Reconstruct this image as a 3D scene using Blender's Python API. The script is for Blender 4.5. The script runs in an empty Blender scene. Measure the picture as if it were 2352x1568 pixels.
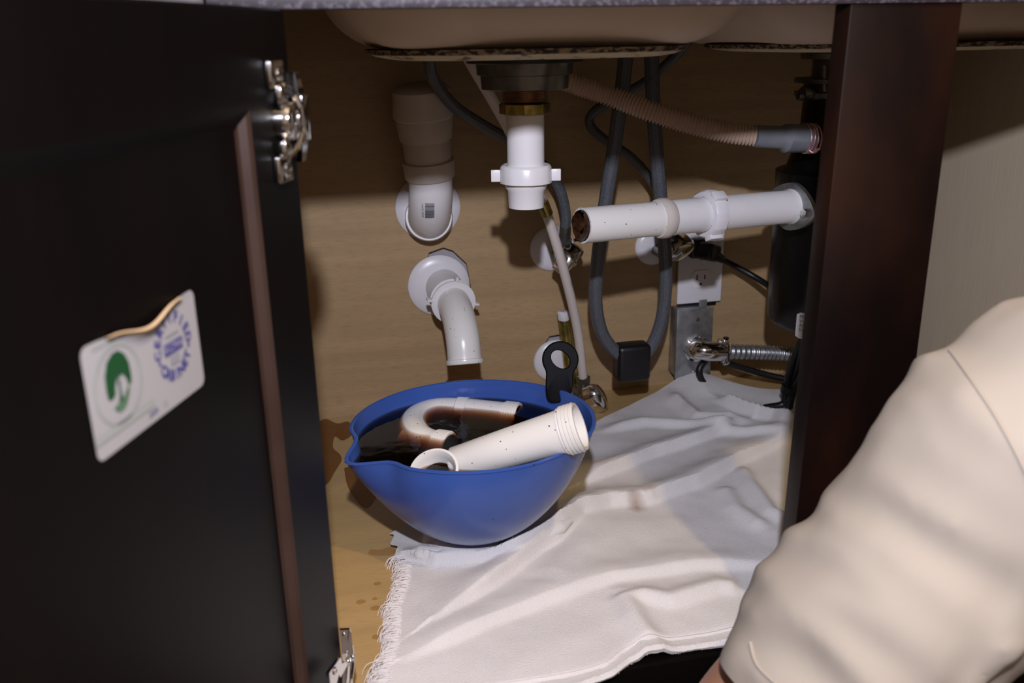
import bpy, bmesh, math, random
import numpy as np
from mathutils import Vector, Matrix, noise
from mathutils.bvhtree import BVHTree
from math import sin, cos, radians, pi, sqrt, atan2, exp
random.seed(7)
sc = bpy.context.scene
COL = sc.collection
# ------------------------------------------------------------ camera
yaw, pit, rol = radians(12.5), radians(18.3), radians(1.0)
CAM = Vector((0, -.627, .52)); FPX = 2100.0
FW = Vector((sin(yaw)*cos(pit), cos(yaw)*cos(pit), -sin(pit)))
R0 = Vector((cos(yaw), -sin(yaw), 0)); U0 = R0.cross(FW)
RT = R0*cos(rol)-U0*sin(rol); UP = U0*cos(rol)+R0*sin(rol)
cd = bpy.data.cameras.new('camera'); cam = bpy.data.objects.new('camera', cd); COL.objects.link(cam)
M = Matrix((RT, UP, -FW)).transposed().to_4x4(); M.translation = CAM
cam.matrix_world = M
cd.sensor_width = 36; cd.lens = FPX/2352*36; cd.clip_start = .01; cd.clip_end = 50
cd.dof.use_dof = True; cd.dof.focus_distance = 1.02; cd.dof.aperture_fstop = 7.0
sc.camera = cam
# ------------------------------------------------------------ world, lights, exposure
w = bpy.data.worlds.new('world'); sc.world = w; w.use_nodes = True
w.node_tree.nodes['Background'].inputs[0].default_value = (.9, .8, .7, 1)
w.node_tree.nodes['Background'].inputs[1].default_value = .02
def lamp(name, loc, power, col, size):
    l = bpy.data.lights.new(name, 'POINT'); l.energy = power; l.color = col; l.shadow_soft_size = size
    o = bpy.data.objects.new(name, l); COL.objects.link(o); o.location = loc
lamp('flash_light', (.0, -.665, .778), 44.0, (.84, .85, 1.0), .014)
lamp('room_light', (.45, -.98, 1.9), 42.0, (1.0, .70, .36), .03)
vs = sc.view_settings
vs.view_transform = 'Standard'; vs.look = 'None'; vs.gamma = 1; vs.use_curve_mapping = False; vs.exposure = 0
# ------------------------------------------------------------ helpers: pixel rays
def ray(px, py): return FW+RT*((px-1176)/FPX)-UP*((py-784)/FPX)
def PY(px, py, Y): d = ray(px, py); return CAM+d*((Y-CAM.y)/d.y)
def PZ(px, py, z): d = ray(px, py); return CAM+d*((z-CAM.z)/d.z)
def PD(px, py, Z): return CAM+ray(px, py)*Z
def pts(*l): return [PY(*q) for q in l]
# ------------------------------------------------------------ helpers: objects
ORG = {}
def tag(o, label=None, cat=None, group=None, kind=None):
    if label: o['label'] = label
    if cat: o['category'] = cat
    if group: o['group'] = group
    if kind: o['kind'] = kind
    return o
def thing(name, loc, label, cat, group=None):
    o = bpy.data.objects.new(name, None); COL.objects.link(o); o.location = loc; o.empty_display_size = .02
    ORG[o] = Vector(loc); return tag(o, label, cat, group)
def obj(name, mb, mats, parent=None, smooth=True, loc=None, label=None):
    """mb: (verts, faces[, material indices]); world coordinates"""
    vs_, fs = mb[0], mb[1]
    if loc is None: loc = ORG[parent] if parent else Vector((0, 0, 0))
    loc = Vector(loc)
    me = bpy.data.meshes.new(name)
    me.from_pydata([tuple(Vector(v)-loc) for v in vs_], [], fs)
    if not isinstance(mats, (list, tuple)): mats = [mats]
    for m in mats: me.materials.append(m)
    if len(mb) > 2: me.polygons.foreach_set('material_index', mb[2])
    if smooth:
        me.polygons.foreach_set('use_smooth', [True]*len(me.polygons))
        me.set_sharp_from_angle(angle=radians(38))
    me.validate(); me.update()
    o = bpy.data.objects.new(name, me); COL.objects.link(o)
    ORG[o] = loc
    if parent: o.parent = parent; o.location = loc-ORG[parent]
    else: o.location = loc
    if label: o['label'] = label
    return o
def join(*ms, mi=None):
    V, Fc, I = [], [], []
    for k, m in enumerate(ms):
        n = len(V); V += [Vector(v) for v in m[0]]; Fc += [tuple(i+n for i in f) for f in m[1]]
        I += list(m[2]) if len(m) > 2 else [mi[k] if mi else 0]*len(m[1])
    return V, Fc, I
def frames(P):
    P = [Vector(p) for p in P]; n = len(P); T = []
    for i in range(n):
        t = (P[min(i+1, n-1)]-P[max(i-1, 0)]); T.append(t.normalized() if t.length > 1e-9 else Vector((0, 0, 1)))
    a = Vector((0, 0, 1)) if abs(T[0].z) < .9 else Vector((0, 1, 0))
    N = [(a-T[0]*a.dot(T[0])).normalized()]
    for i in range(1, n):
        q = T[i-1].rotation_difference(T[i]); v = q @ N[-1]; N.append((v-T[i]*v.dot(T[i])).normalized())
    return P, T, N
def tube(P, r, seg=20, cap=True):
    P, T, N = frames(P); V = []; Fc = []
    for i, p in enumerate(P):
        ri = r[i] if isinstance(r, (list, tuple)) else r; B = T[i].cross(N[i])
        for k in range(seg): a = 2*pi*k/seg; V.append(p+N[i]*(ri*cos(a))+B*(ri*sin(a)))
    for i in range(len(P)-1):
        for k in range(seg): k2 = (k+1) % seg; Fc.append((i*seg+k, i*seg+k2, (i+1)*seg+k2, (i+1)*seg+k))
    if cap:
        Fc.append(tuple(reversed(range(seg)))); Fc.append(tuple((len(P)-1)*seg+k for k in range(seg)))
    return V, Fc
def spl(P, n=10):
    """Catmull-Rom through P"""
    P = [Vector(p) for p in P]; Q = [P[0]*2-P[1]]+P+[P[-1]*2-P[-2]]; out = []
    for i in range(1, len(Q)-2):
        a, b, c, d = Q[i-1:i+3]
        for k in range(n):
            t = k/n
            out.append(.5*((2*b)+(c-a)*t+(2*a-5*b+4*c-d)*t*t+(3*b-a-3*c+d)*t**3))
    out.append(P[-1]); return out
def lathe(o, ax, prof, seg=40, flute=None, cap=True, ref=None, ell=1.0):
    """prof: list of (distance along axis, radius); hollow if it returns on itself"""
    o = Vector(o); ax = Vector(ax).normalized()
    a = Vector(ref) if ref is not None else (Vector((0, 0, 1)) if abs(ax.z) < .9 else Vector((1, 0, 0)))
    n = (a-ax*a.dot(ax)).normalized(); b = ax.cross(n); V = []; Fc = []
    for (t, r) in prof:
        for k in range(seg):
            th = 2*pi*k/seg; rr = r*(flute(th, t) if flute else 1)
            V.append(o+ax*t+n*(rr*cos(th)*ell)+b*(rr*sin(th)))
    for i in range(len(prof)-1):
        for k in range(seg): k2 = (k+1) % seg; Fc.append((i*seg+k, i*seg+k2, (i+1)*seg+k2, (i+1)*seg+k))
    if cap:
        Fc.append(tuple(reversed(range(seg)))); Fc.append(tuple((len(prof)-1)*seg+k for k in range(seg)))
    return V, Fc
def bevbox(c, s, b=.001, ax=None, seg=2):
    """rounded box: centre, full size, bevel; ax: optional 3 axes"""
    bm = bmesh.new(); bmesh.ops.create_cube(bm, size=1)
    for v in bm.verts: v.co = Vector((v.co.x*s[0], v.co.y*s[1], v.co.z*s[2]))
    if b: bmesh.ops.bevel(bm, geom=bm.edges[:], offset=b, segments=seg, profile=.5, affect='EDGES')
    ax = ax or (Vector((1, 0, 0)), Vector((0, 1, 0)), Vector((0, 0, 1)))
    bm.verts.index_update()
    V = [Vector(c)+ax[0]*v.co.x+ax[1]*v.co.y+ax[2]*v.co.z for v in bm.verts]
    Fc = [tuple(v.index for v in f.verts) for f in bm.faces]; bm.free(); return V, Fc
def bb(x0, x1, y0, y1, z0, z1, b=.001): return bevbox(((x0+x1)/2, (y0+y1)/2, (z0+z1)/2), (x1-x0, y1-y0, z1-z0), b)
def prism(P2, f, h0, h1, bev=0):
    """extrude 2D outline; f(x,y,h)->world"""
    n = len(P2); V = [f(x, y, h0) for x, y in P2]+[f(x, y, h1) for x, y in P2]
    Fc = [tuple(reversed(range(n))), tuple(range(n, 2*n))]+[(i, (i+1) % n, n+(i+1) % n, n+i) for i in range(n)]
    return V, Fc
def rrect(w, h, r, n=5, cx=0, cy=0):
    o = []
    for (sx, sy, a0) in ((1, 1, 0), (-1, 1, 90), (-1, -1, 180), (1, -1, 270)):
        for k in range(n+1): a = radians(a0+90*k/n); o.append((cx+sx*(w/2-r)+r*cos(a), cy+sy*(h/2-r)+r*sin(a)))
    return o
def ball(c, r, sc_=(1, 1, 1), u=16, v=10):
    bm = bmesh.new(); bmesh.ops.create_uvsphere(bm, u_segments=u, v_segments=v, radius=r)
    V = [Vector(c)+Vector((a.co.x*sc_[0], a.co.y*sc_[1], a.co.z*sc_[2])) for a in bm.verts]
    bm.verts.index_update(); Fc = [tuple(q.index for q in f.verts) for f in bm.faces]; bm.free(); return V, Fc
def text(s, size, f, align='CENTER', h=.0, bold=0):
    """flat lettering; f(x,y,h)->world"""
    c = bpy.data.curves.new('t', 'FONT'); c.body = s; c.size = size; c.align_x = align; c.align_y = 'CENTER'; c.resolution_u = 2; c.offset = bold
    o = bpy.data.objects.new('t', c); COL.objects.link(o)
    me = bpy.data.meshes.new_from_object(o.evaluated_get(bpy.context.evaluated_depsgraph_get()))
    V = [f(v.co.x, v.co.y, h) for v in me.vertices]; Fc = [tuple(p.vertices) for p in me.polygons]
    bpy.data.objects.remove(o); bpy.data.curves.remove(c); bpy.data.meshes.remove(me); return V, Fc
# ------------------------------------------------------------ materials
def mat(name, col, rough=.5, metal=0, spec=.5, var=0, vscale=(20, 20, 20), vcol=None, bump=0, bscale=(200, 200, 200), coat=0, detail=4, vlo=.35, vhi=.7):
    m = bpy.data.materials.new(name); m.use_nodes = True; nt = m.node_tree; b = nt.nodes['Principled BSDF']
    b.inputs['Base Color'].default_value = (*col, 1); b.inputs['Roughness'].default_value = rough
    b.inputs['Metallic'].default_value = metal; b.inputs['Specular IOR Level'].default_value = spec
    b.inputs['Coat Weight'].default_value = coat; b.inputs['Coat Roughness'].default_value = .15
    tc = nt.nodes.new('ShaderNodeTexCoord')
    def nz(scale, det=detail):
        mp = nt.nodes.new('ShaderNodeMapping'); mp.inputs['Scale'].default_value = scale
        n = nt.nodes.new('ShaderNodeTexNoise'); n.inputs['Scale'].default_value = 1; n.inputs['Detail'].default_value = det
        nt.links.new(tc.outputs['Object'], mp.inputs[0]); nt.links.new(mp.outputs[0], n.inputs[0]); return n
    if var or vcol:
        n = nz(vscale); r = nt.nodes.new('ShaderNodeMapRange'); r.inputs[1].default_value = vlo; r.inputs[2].default_value = vhi
        mx = nt.nodes.new('ShaderNodeMix'); mx.data_type = 'RGBA'
        mx.inputs[6].default_value = (*col, 1); mx.inputs[7].default_value = (*(vcol or [c*(1-var) for c in col]), 1)
        nt.links.new(n.outputs[0], r.inputs[0]); nt.links.new(r.outputs[0], mx.inputs[0]); nt.links.new(mx.outputs[2], b.inputs['Base Color'])
        m['mix'] = mx.name
    if bump:
        n = nz(bscale); bp = nt.nodes.new('ShaderNodeBump'); bp.inputs['Strength'].default_value = bump; bp.inputs['Distance'].default_value = .001
        nt.links.new(n.outputs[0], bp.inputs['Height']); nt.links.new(bp.outputs[0], b.inputs['Normal'])
    return m
def overlay(m, scale, lo, hi, col, kind='noise'):
    """second colour layer on top of the base colour"""
    nt = m.node_tree; b = nt.nodes['Principled BSDF']; tc = nt.nodes.new('ShaderNodeTexCoord')
    mp = nt.nodes.new('ShaderNodeMapping'); mp.inputs['Scale'].default_value = scale; nt.links.new(tc.outputs['Object'], mp.inputs[0])
    if kind == 'specks':
        v = nt.nodes.new('ShaderNodeTexVoronoi'); v.inputs['Scale'].default_value = 1; nt.links.new(mp.outputs[0], v.inputs['Vector'])
        sp = nt.nodes.new('ShaderNodeSeparateColor'); nt.links.new(v.outputs['Color'], sp.inputs[0])
        a = nt.nodes.new('ShaderNodeMath'); a.operation = 'MULTIPLY'; a.inputs[1].default_value = lo; nt.links.new(sp.outputs[0], a.inputs[0])
        s2 = nt.nodes.new('ShaderNodeMath'); s2.operation = 'SUBTRACT'; nt.links.new(a.outputs[0], s2.inputs[0]); s2.inputs[1].default_value = hi
        c = nt.nodes.new('ShaderNodeMath'); c.operation = 'LESS_THAN'; nt.links.new(v.outputs['Distance'], c.inputs[0]); nt.links.new(s2.outputs[0], c.inputs[1]); fac = c.outputs[0]
    else:
        n = nt.nodes.new('ShaderNodeTexNoise'); n.inputs['Scale'].default_value = 1; n.inputs['Detail'].default_value = 6; nt.links.new(mp.outputs[0], n.inputs[0])
        r = nt.nodes.new('ShaderNodeMapRange'); r.inputs[1].default_value = lo; r.inputs[2].default_value = hi; nt.links.new(n.outputs[0], r.inputs[0]); fac = r.outputs[0]
    mx = nt.nodes.new('ShaderNodeMix'); mx.data_type = 'RGBA'; mx.inputs[7].default_value = (*col, 1)
    bc = b.inputs['Base Color']
    if bc.links: nt.links.new(bc.links[0].from_socket, mx.inputs[6])
    else: mx.inputs[6].default_value = bc.default_value
    nt.links.new(fac, mx.inputs[0]); nt.links.new(mx.outputs[2], bc); return m
maple = mat('maple_laminate', (.41, .277, .140), .42, var=.22, vscale=(3, 3, 55), vlo=.3, vhi=.75)
overlay(maple, (60, 60, 500), .5, .8, (.29, .185, .10))
maple_floor = mat('maple_floor', (.47, .31, .13), .38, var=.2, vscale=(3, 45, 3), vlo=.3, vhi=.75)
overlay(maple_floor, (50, 450, 50), .5, .8, (.36, .23, .09))
linen = mat('linen_laminate', (.60, .50, .36), .5, var=.12, vscale=(500, 500, 12), bump=.1, bscale=(900, 900, 60))
espresso = mat('espresso_wood', (.0022, .0016, .0015), .42, spec=.09, var=.5, vscale=(30, 30, 3), vcol=(.0034, .0022, .0019), bump=.05, bscale=(300, 300, 20))
mahog = mat('worn_espresso_wood', (.0042, .0018, .0016), .42, spec=.2, vcol=(.016, .0050, .0022), vscale=(14, 14, 7), bump=.05, bscale=(300, 300, 20), vlo=.42, vhi=.75)
moldm = mat('lit_brown_molding', (.045, .024, .018), .38, vcol=(.022, .010, .006), vscale=(3, 3, 8))
darkedge = mat('dark_edge', (.03, .02, .016), .5)
counterm = mat('counter_speckle', (.022, .018, .022), .45, vcol=(.075, .065, .08), vscale=(250, 250, 250), vlo=.5, vhi=.62)
china = mat('cream_enamel', (.62, .50, .39), .42, spec=.3, var=.06, vscale=(30, 30, 30))
padm = overlay(mat('cream_underside', (.60, .50, .30), .6, var=.12, vscale=(20, 20, 60)), (60, 60, 8), .60, .66, (.10, .06, .03))
grime = overlay(mat('grimy_edge', (.30, .22, .13), .7), (150, 150, 400), .42, .52, (.02, .012, .008))
pvc = mat('white_pvc', (.74, .72, .72), .28, spec=.5, var=.04, vscale=(40, 40, 40))
pvcs = overlay(mat('white_pvc_specked', (.76, .74, .70), .25), (230, 230, 230), 1.0, .76, (.01, .008, .006), 'specks')
pvcgrey = mat('dull_pvc', (.58, .52, .47), .4, var=.06, vscale=(50, 50, 50))
pvcin = mat('stained_pipe_inside', (.10, .04, .015), .25, vcol=(.015, .008, .005), vscale=(90, 90, 90))
sludge = mat('wet_sludge', (.05, .02, .008), .15, vcol=(.01, .005, .004), vscale=(200, 200, 200), bump=.6, bscale=(400, 400, 400))
white = mat('white_plastic', (.70, .68, .70), .3, var=.03, vscale=(60, 60, 60))
plaster = mat('grey_plaster', (.38, .35, .36), .8, var=.1, vscale=(60, 60, 60), bump=.2)
wallp = mat('painted_wall', (.45, .40, .33), .8, bump=.1)
ceilp = mat('ceiling_paint', (.6, .56, .5), .8, bump=.1)
tilem = mat('room_floor_tile', (.10, .07, .05), .4, var=.3, vscale=(8, 8, 8), bump=.1)
chrome = mat('chrome', (.78, .76, .74), .12, metal=1, var=.1, vscale=(80, 80, 80))
galv = mat('galvanised_steel', (.42, .43, .44), .38, metal=.85, vcol=(.25, .26, .26), vscale=(60, 60, 60), bump=.1)
steel = mat('dull_steel', (.20, .20, .19), .35, metal=.9, vcol=(.12, .11, .10), vscale=(60, 60, 60))
brass = mat('tarnished_brass', (.55, .40, .12), .32, metal=.9, vcol=(.12, .14, .04), vscale=(90, 90, 60))
copper = mat('copper_thread', (.62, .45, .34), .3, metal=.9, var=.3, vscale=(90, 90, 90))
pinkwire = mat('coated_wire', (.62, .25, .28), .25, metal=.7, vcol=(.8, .7, .7), vscale=(200, 200, 200))
blackp = mat('black_plastic', (.004, .004, .0055), .42, var=.3, vscale=(60, 60, 60))
blackm = mat('black_enamel', (.0025, .0025, .003), .3, spec=.4, var=.3, vscale=(60, 60, 60), bump=.02)
rubber = mat('grey_rubber', (.16, .17, .19), .55, var=.15, vscale=(60, 60, 60), bump=.1)
hosegrey = mat('braided_grey_hose', (.055, .06, .07), .35, vcol=(.11, .115, .13), vscale=(700, 700, 700), bump=.3, bscale=(900, 900, 500))
ribhose = mat('cream_corrugated', (.62, .47, .37), .45, var=.08, vscale=(60, 60, 60))
bluep = mat('blue_melamine', (.036, .088, .33), .27, spec=.5, var=.08, vscale=(18, 18, 18), bump=.02, bscale=(500, 500, 500))
overlay(bluep, (80, 80, 80), 1.0, .87, (.02, .03, .08), 'specks')
towelm = mat('white_terry', (.68, .66, .65), .95, spec=.1, var=.05, vscale=(15, 15, 15), bump=.9, bscale=(900, 900, 900))
overlay(towelm, (50, 50, 50), 1.0, .94, (.04, .03, .03), 'specks')
def stain(m, c, rad, col, amt, sq=(1, 1, 1)):
    nt = m.node_tree; b = nt.nodes['Principled BSDF']; tc = nt.nodes.new('ShaderNodeTexCoord'); v = nt.nodes.new('ShaderNodeVectorMath'); v.operation = 'SUBTRACT'; v.inputs[1].default_value = c
    v1 = nt.nodes.new('ShaderNodeVectorMath'); v1.operation = 'MULTIPLY'; v1.inputs[1].default_value = sq; v2 = nt.nodes.new('ShaderNodeVectorMath'); v2.operation = 'LENGTH'
    n = nt.nodes.new('ShaderNodeTexNoise'); n.inputs['Scale'].default_value = .6/rad; ad = nt.nodes.new('ShaderNodeMath'); ad.operation = 'MULTIPLY_ADD'; ad.inputs[1].default_value = rad; 
    r = nt.nodes.new('ShaderNodeMapRange'); r.inputs[1].default_value = rad*1.5; r.inputs[2].default_value = rad*.6; r.inputs[4].default_value = amt
    L = nt.links.new; L(tc.outputs['Object'], v.inputs[0]); L(v.outputs[0], v1.inputs[0]); L(v1.outputs[0], v2.inputs[0]); L(tc.outputs['Object'], n.inputs[0]); L(n.outputs[0], ad.inputs[0]); L(v2.outputs['Value'], ad.inputs[2]); L(ad.outputs[0], r.inputs[0])
    mx = nt.nodes.new('ShaderNodeMix'); mx.data_type = 'RGBA'; mx.inputs[7].default_value = (*col, 1); bc = b.inputs['Base Color']; L(bc.links[0].from_socket, mx.inputs[6]); L(r.outputs[0], mx.inputs[0]); L(mx.outputs[2], bc)
TO = Vector((.30, .25, 0))
stain(towelm, PZ(1465, 1122, .030)-TO, .016, (.26, .16, .11), .8, (1.2, .8, 0))
stain(towelm, PZ(1495, 1120, .02)-TO, .010, (.42, .30, .27), .4, (1, .8, 0))
stain(towelm, PZ(1285, 1120, .01)-TO, .034, (.45, .41, .26), .6, (1, .7, 0))
fringem = mat('towel_thread', (.66, .62, .61), .9, spec=.1, var=.05)
shirtm = mat('cream_cotton', (.40, .352, .292), .9, spec=.1, var=.04, vscale=(10, 10, 10), bump=.2, bscale=(1500, 1500, 1500))
skinm = mat('skin', (.34, .16, .09), .5, var=.12, vscale=(30, 30, 30), bump=.1, bscale=(600, 600, 600))
hairm = mat('dark_hair', (.02, .014, .01), .5, vcol=(.05, .03, .02), vscale=(200, 200, 40), bump=.6, bscale=(300, 300, 60))
jeansm = mat('dark_denim', (.015, .02, .035), .85, var=.3, vscale=(300, 300, 300), bump=.3)
eyem = mat('eye_white', (.7, .68, .66), .3); lipm = mat('lip', (.35, .13, .10), .5)
paper = mat('sticker_paper', (.34, .325, .32), .5, var=.03); paperedge = mat('sticker_backing', (.52, .36, .2), .6, var=.1)
green = mat('print_green', (.003, .055, .012), .5, var=.05); greenl = mat('print_pale_green', (.29, .30, .275), .5)
blue = mat('print_blue', (.04, .034, .19), .5, var=.05); greyp = mat('print_grey', (.25, .24, .27), .5); black = mat('print_black', (.02, .02, .02), .5)
greenm = mat('print_mid_green', (.03, .10, .04), .5, vcol=(.12, .2, .12), vscale=(500, 500, 500))
for m_ in bpy.data.materials:
    if 'mix' in m_: del m_['mix']
def clear(name, col, gloss=.06, dens=0, vc=None, rough=.02):
    m = bpy.data.materials.new(name); m.use_nodes = True; nt = m.node_tree; nt.nodes.clear()
    o = nt.nodes.new('ShaderNodeOutputMaterial'); t = nt.nodes.new('ShaderNodeBsdfTransparent'); t.inputs[0].default_value = (*col, 1)
    g = nt.nodes.new('ShaderNodeBsdfGlossy'); g.inputs['Roughness'].default_value = rough
    fr = nt.nodes.new('ShaderNodeFresnel'); fr.inputs[0].default_value = 1.33
    tc = nt.nodes.new('ShaderNodeTexCoord'); n = nt.nodes.new('ShaderNodeTexNoise'); n.inputs['Scale'].default_value = 45
    bp = nt.nodes.new('ShaderNodeBump'); bp.inputs['Strength'].default_value = .15; bp.inputs['Distance'].default_value = .002
    nt.links.new(tc.outputs['Object'], n.inputs[0]); nt.links.new(n.outputs[0], bp.inputs['Height'])
    nt.links.new(bp.outputs[0], g.inputs['Normal'])
    x = nt.nodes.new('ShaderNodeMixShader'); ge = nt.nodes.new('ShaderNodeNewGeometry'); iv = nt.nodes.new('ShaderNodeMath'); iv.operation = 'SUBTRACT'; iv.inputs[0].default_value = 1; nt.links.new(ge.outputs['Backfacing'], iv.inputs[1])
    ml = nt.nodes.new('ShaderNodeMath'); ml.operation = 'MULTIPLY'; nt.links.new(iv.outputs[0], ml.inputs[0]); nt.links.new(fr.outputs[0], ml.inputs[1])
    nt.links.new(ml.outputs[0], x.inputs[0]); nt.links.new(t.outputs[0], x.inputs[1]); nt.links.new(g.outputs[0], x.inputs[2])
    nt.links.new(x.outputs[0], o.inputs[0])
    if dens:
        v = nt.nodes.new('ShaderNodeVolumeAbsorption'); v.inputs[0].default_value = (*vc, 1); v.inputs[1].default_value = dens
        nt.links.new(v.outputs[0], o.inputs[1])
    return m
murky = clear('murky_water', (1, 1, 1), dens=250, vc=(.62, .40, .20))
dropm = clear('clear_droplet', (.95, .91, .85)); wetm = clear('dirty_water_film', (.80, .71, .61))
# ------------------------------------------------------------ room
def struct(name, mb, m): return tag(obj(name, mb, m, smooth=False), kind='structure')
struct('floor', bb(-1.8, 2.2, -2.6, .75, -.17, -.12, 0), tilem)
struct('ceiling', bb(-1.8, 2.2, -2.6, .75, 2.3, 2.34, 0), ceilp)
struct('wall_back', bb(-1.8, 2.2, .648, .75, -.12, 2.3, 0), plaster)
struct('wall_left', bb(-1.9, -1.8, -2.6, .75, -.12, 2.3, 0), wallp)
struct('wall_right', bb(2.2, 2.3, -2.6, .75, -.12, 2.3, 0), wallp)
struct('wall_front', bb(-1.8, 2.2, -2.7, -2.6, -.12, 2.3, 0), wallp)
# ------------------------------------------------------------ cabinet
cab = thing('sink_cabinet', (.43, .3, -.12), 'dark espresso sink base cabinet with its left door swung open and a pale maple interior', 'cabinet')
XL, XR = -.03, .89
def hole_panel():
    bm_ = bb(XL, XR, .635, .641, -.002, .70, 0)
    me = bpy.data.meshes.new('p'); me.from_pydata([tuple(v) for v in bm_[0]], [], bm_[1]); o = bpy.data.objects.new('p', me); COL.objects.link(o); tmp = [o]
    holes = [[(985, 580), (1018, 568), (1040, 575), (1072, 605), (1082, 660), (1060, 700), (1000, 705), (965, 660)],
             [(1250, 790), (1262, 772), (1285, 768), (1300, 800), (1300, 850), (1262, 860), (1250, 830)],
             [(945, 450), (1020, 450), (1020, 520), (945, 520)], [(1255, 550), (1295, 550), (1295, 600), (1255, 600)], [(1490, 545), (1515, 545), (1515, 580), (1490, 580)]]
    for h in holes:
        P = [PY(x, y, .635) for x, y in h]
        V, Fc = prism([(p.x, p.z) for p in P], lambda x, y, h_: Vector((x, h_, y)), .60, .66)
        m2 = bpy.data.meshes.new('c'); m2.from_pydata([tuple(v) for v in V], [], Fc); b = bmesh.new(); b.from_mesh(m2); bmesh.ops.recalc_face_normals(b, faces=b.faces); b.to_mesh(m2); b.free()
        c = bpy.data.objects.new('c', m2); COL.objects.link(c); tmp.append(c)
        md = o.modifiers.new('b', 'BOOLEAN'); md.object = c; md.operation = 'DIFFERENCE'; md.solver = 'EXACT'
    e = bpy.data.meshes.new_from_object(o.evaluated_get(bpy.context.evaluated_depsgraph_get()))
    r = ([v.co.copy() for v in e.vertices], [tuple(p.vertices) for p in e.polygons])
    for t in tmp: bpy.data.objects.remove(t)
    return r
obj('back_panel', hole_panel(), maple, cab, smooth=False, label='pale maple laminate back panel with rough cut pipe holes')
obj('bottom_panel', bb(XL, XR, .02, .635, -.016, 0, .0005), maple_floor, cab, smooth=False, label='yellow maple bottom panel spotted with water')
obj('side_panel', bb(XL-.014, XL, .02, .641, -.12, .70, .0005), linen, cab, smooth=False)
obj('side_panel', bb(XR, XR+.014, .02, .641, -.12, .70, .0005), linen, cab, smooth=False, label='linen patterned right side panel')
obj('top_rail', bb(-.052, .912, 0, .02, .541, .70, .0012), espresso, cab)
obj('bottom_rail', bb(-.052, .912, 0, .02, -.045, -.001, .0012), espresso, cab)
mm = bb(.384, .484, -.0006, .0206, -.03, .5408, .0015); mm = ([Vector((v.x+(.008*v.z/.54 if v.x < .43 else 0), v.y, v.z)) for v in mm[0]], mm[1])
obj('mullion', mm, mahog, cab, label='reddish dark wooden centre post with scuffs')
obj('stile', bb(-.052, -.014, -.0004, .0204, -.045, .5408, .0012), espresso, cab)
obj('stile', bb(.866, .912, -.0004, .0204, -.045, .5408, .0012), espresso, cab)
obj('toe_kick', bb(-.044, .904, .06, .075, -.12, -.045, .0005), espresso, cab)
obj('counter_lip', bb(-.05, .91, -.003, .0185, .5400, .552, .0006), counterm, cab, label='speckled worn strip on the underside of the top rail')
tag(obj('countertop', bb(-.10, .965, -.025, .645, .701, .738, .003), counterm, loc=(.43, .3, .701)), 'speckled dark countertop slab above the sink cabinet', 'countertop')
# right door, closed position removed: it stands open beyond the frame
# door frame of reference
DA = radians(21.6); DU = Vector((-sin(DA), -cos(DA), 0)); DN = Vector((cos(DA), -sin(DA), 0)); DP0 = Vector((-.004, -.001, 0))
def DP(s, z, o=0): return DP0+DU*s+DN*o+Vector((0, 0, z))
def DS(px, py, o=-.0066): d = ray(px, py); t = ((DP0+DN*o-CAM).dot(DN))/d.dot(DN); p = CAM+d*t; return (p-DP0).dot(DU), p.z
def door_mesh(W=.405, z0=-.014, z1=.5405, rec=.007):
    a0, a1 = .0650, .0735; i = lambda k: (a0, a1)[k]
    V = []; Fc = []; mi = []
    def q(p, m=0): n = len(V); V.extend(p); Fc.append(tuple(range(n, n+len(p)))); mi.append(m)
    def ring(sA, zA0, zA1, sB, oA, bS, bZ0, bZ1, bS1, oB, m):  # m=1: only the hinge-side strip is browner, flash light painted into its colour
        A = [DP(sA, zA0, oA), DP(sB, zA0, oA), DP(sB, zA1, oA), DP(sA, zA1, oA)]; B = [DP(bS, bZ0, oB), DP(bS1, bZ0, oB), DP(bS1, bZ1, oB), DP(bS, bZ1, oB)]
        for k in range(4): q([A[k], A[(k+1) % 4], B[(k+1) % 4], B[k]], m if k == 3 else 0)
    e = .0015
    ring(0, z0, z1, W, -.003, e, z0+e, z1-e, W-e, 0, 0)
    ring(e, z0+e, z1-e, W-e, 0, a0, z0+a0, z1-a0+.008, W-a0, 0, 0)
    zt = z1-a0+.008
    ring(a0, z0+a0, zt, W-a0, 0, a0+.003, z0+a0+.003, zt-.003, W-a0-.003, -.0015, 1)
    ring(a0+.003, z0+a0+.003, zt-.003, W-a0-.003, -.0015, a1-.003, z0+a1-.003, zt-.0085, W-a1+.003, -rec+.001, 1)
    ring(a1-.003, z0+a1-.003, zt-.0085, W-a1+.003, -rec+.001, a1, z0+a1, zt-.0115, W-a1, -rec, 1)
    ring(0, z0, z1, W, -.003, 0, z0, z1, W, -.020, 0)
    q([DP(0, z0, -.02), DP(0, z1, -.02), DP(W, z1, -.02), DP(W, z0, -.02)])
    return V, Fc, mi, (a1, z0+a1, zt-.0115, W-a1, -rec)
dm = door_mesh(); a = dm[3]
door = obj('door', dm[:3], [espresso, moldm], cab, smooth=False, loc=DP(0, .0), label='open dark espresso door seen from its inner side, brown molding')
obj('door_panel', ([DP(a[0]-.002, a[1]-.002, a[4]), DP(a[3]+.002, a[1]-.002, a[4]), DP(a[3]+.002, a[2]+.002, a[4]), DP(a[0]-.002, a[2]+.002, a[4]),
                    DP(a[0]-.002, a[1]-.002, -.019), DP(a[3]+.002, a[1]-.002, -.019), DP(a[3]+.002, a[2]+.002, -.019), DP(a[0]-.002, a[2]+.002, -.019)],
                   [(0, 1, 2, 3), (7, 6, 5, 4), (0, 4, 5, 1), (1, 5, 6, 2), (2, 6, 7, 3), (3, 7, 4, 0)]), espresso, door, smooth=False)
def DH(s, z, o=0): return DP(s+.004, z, o)
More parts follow.
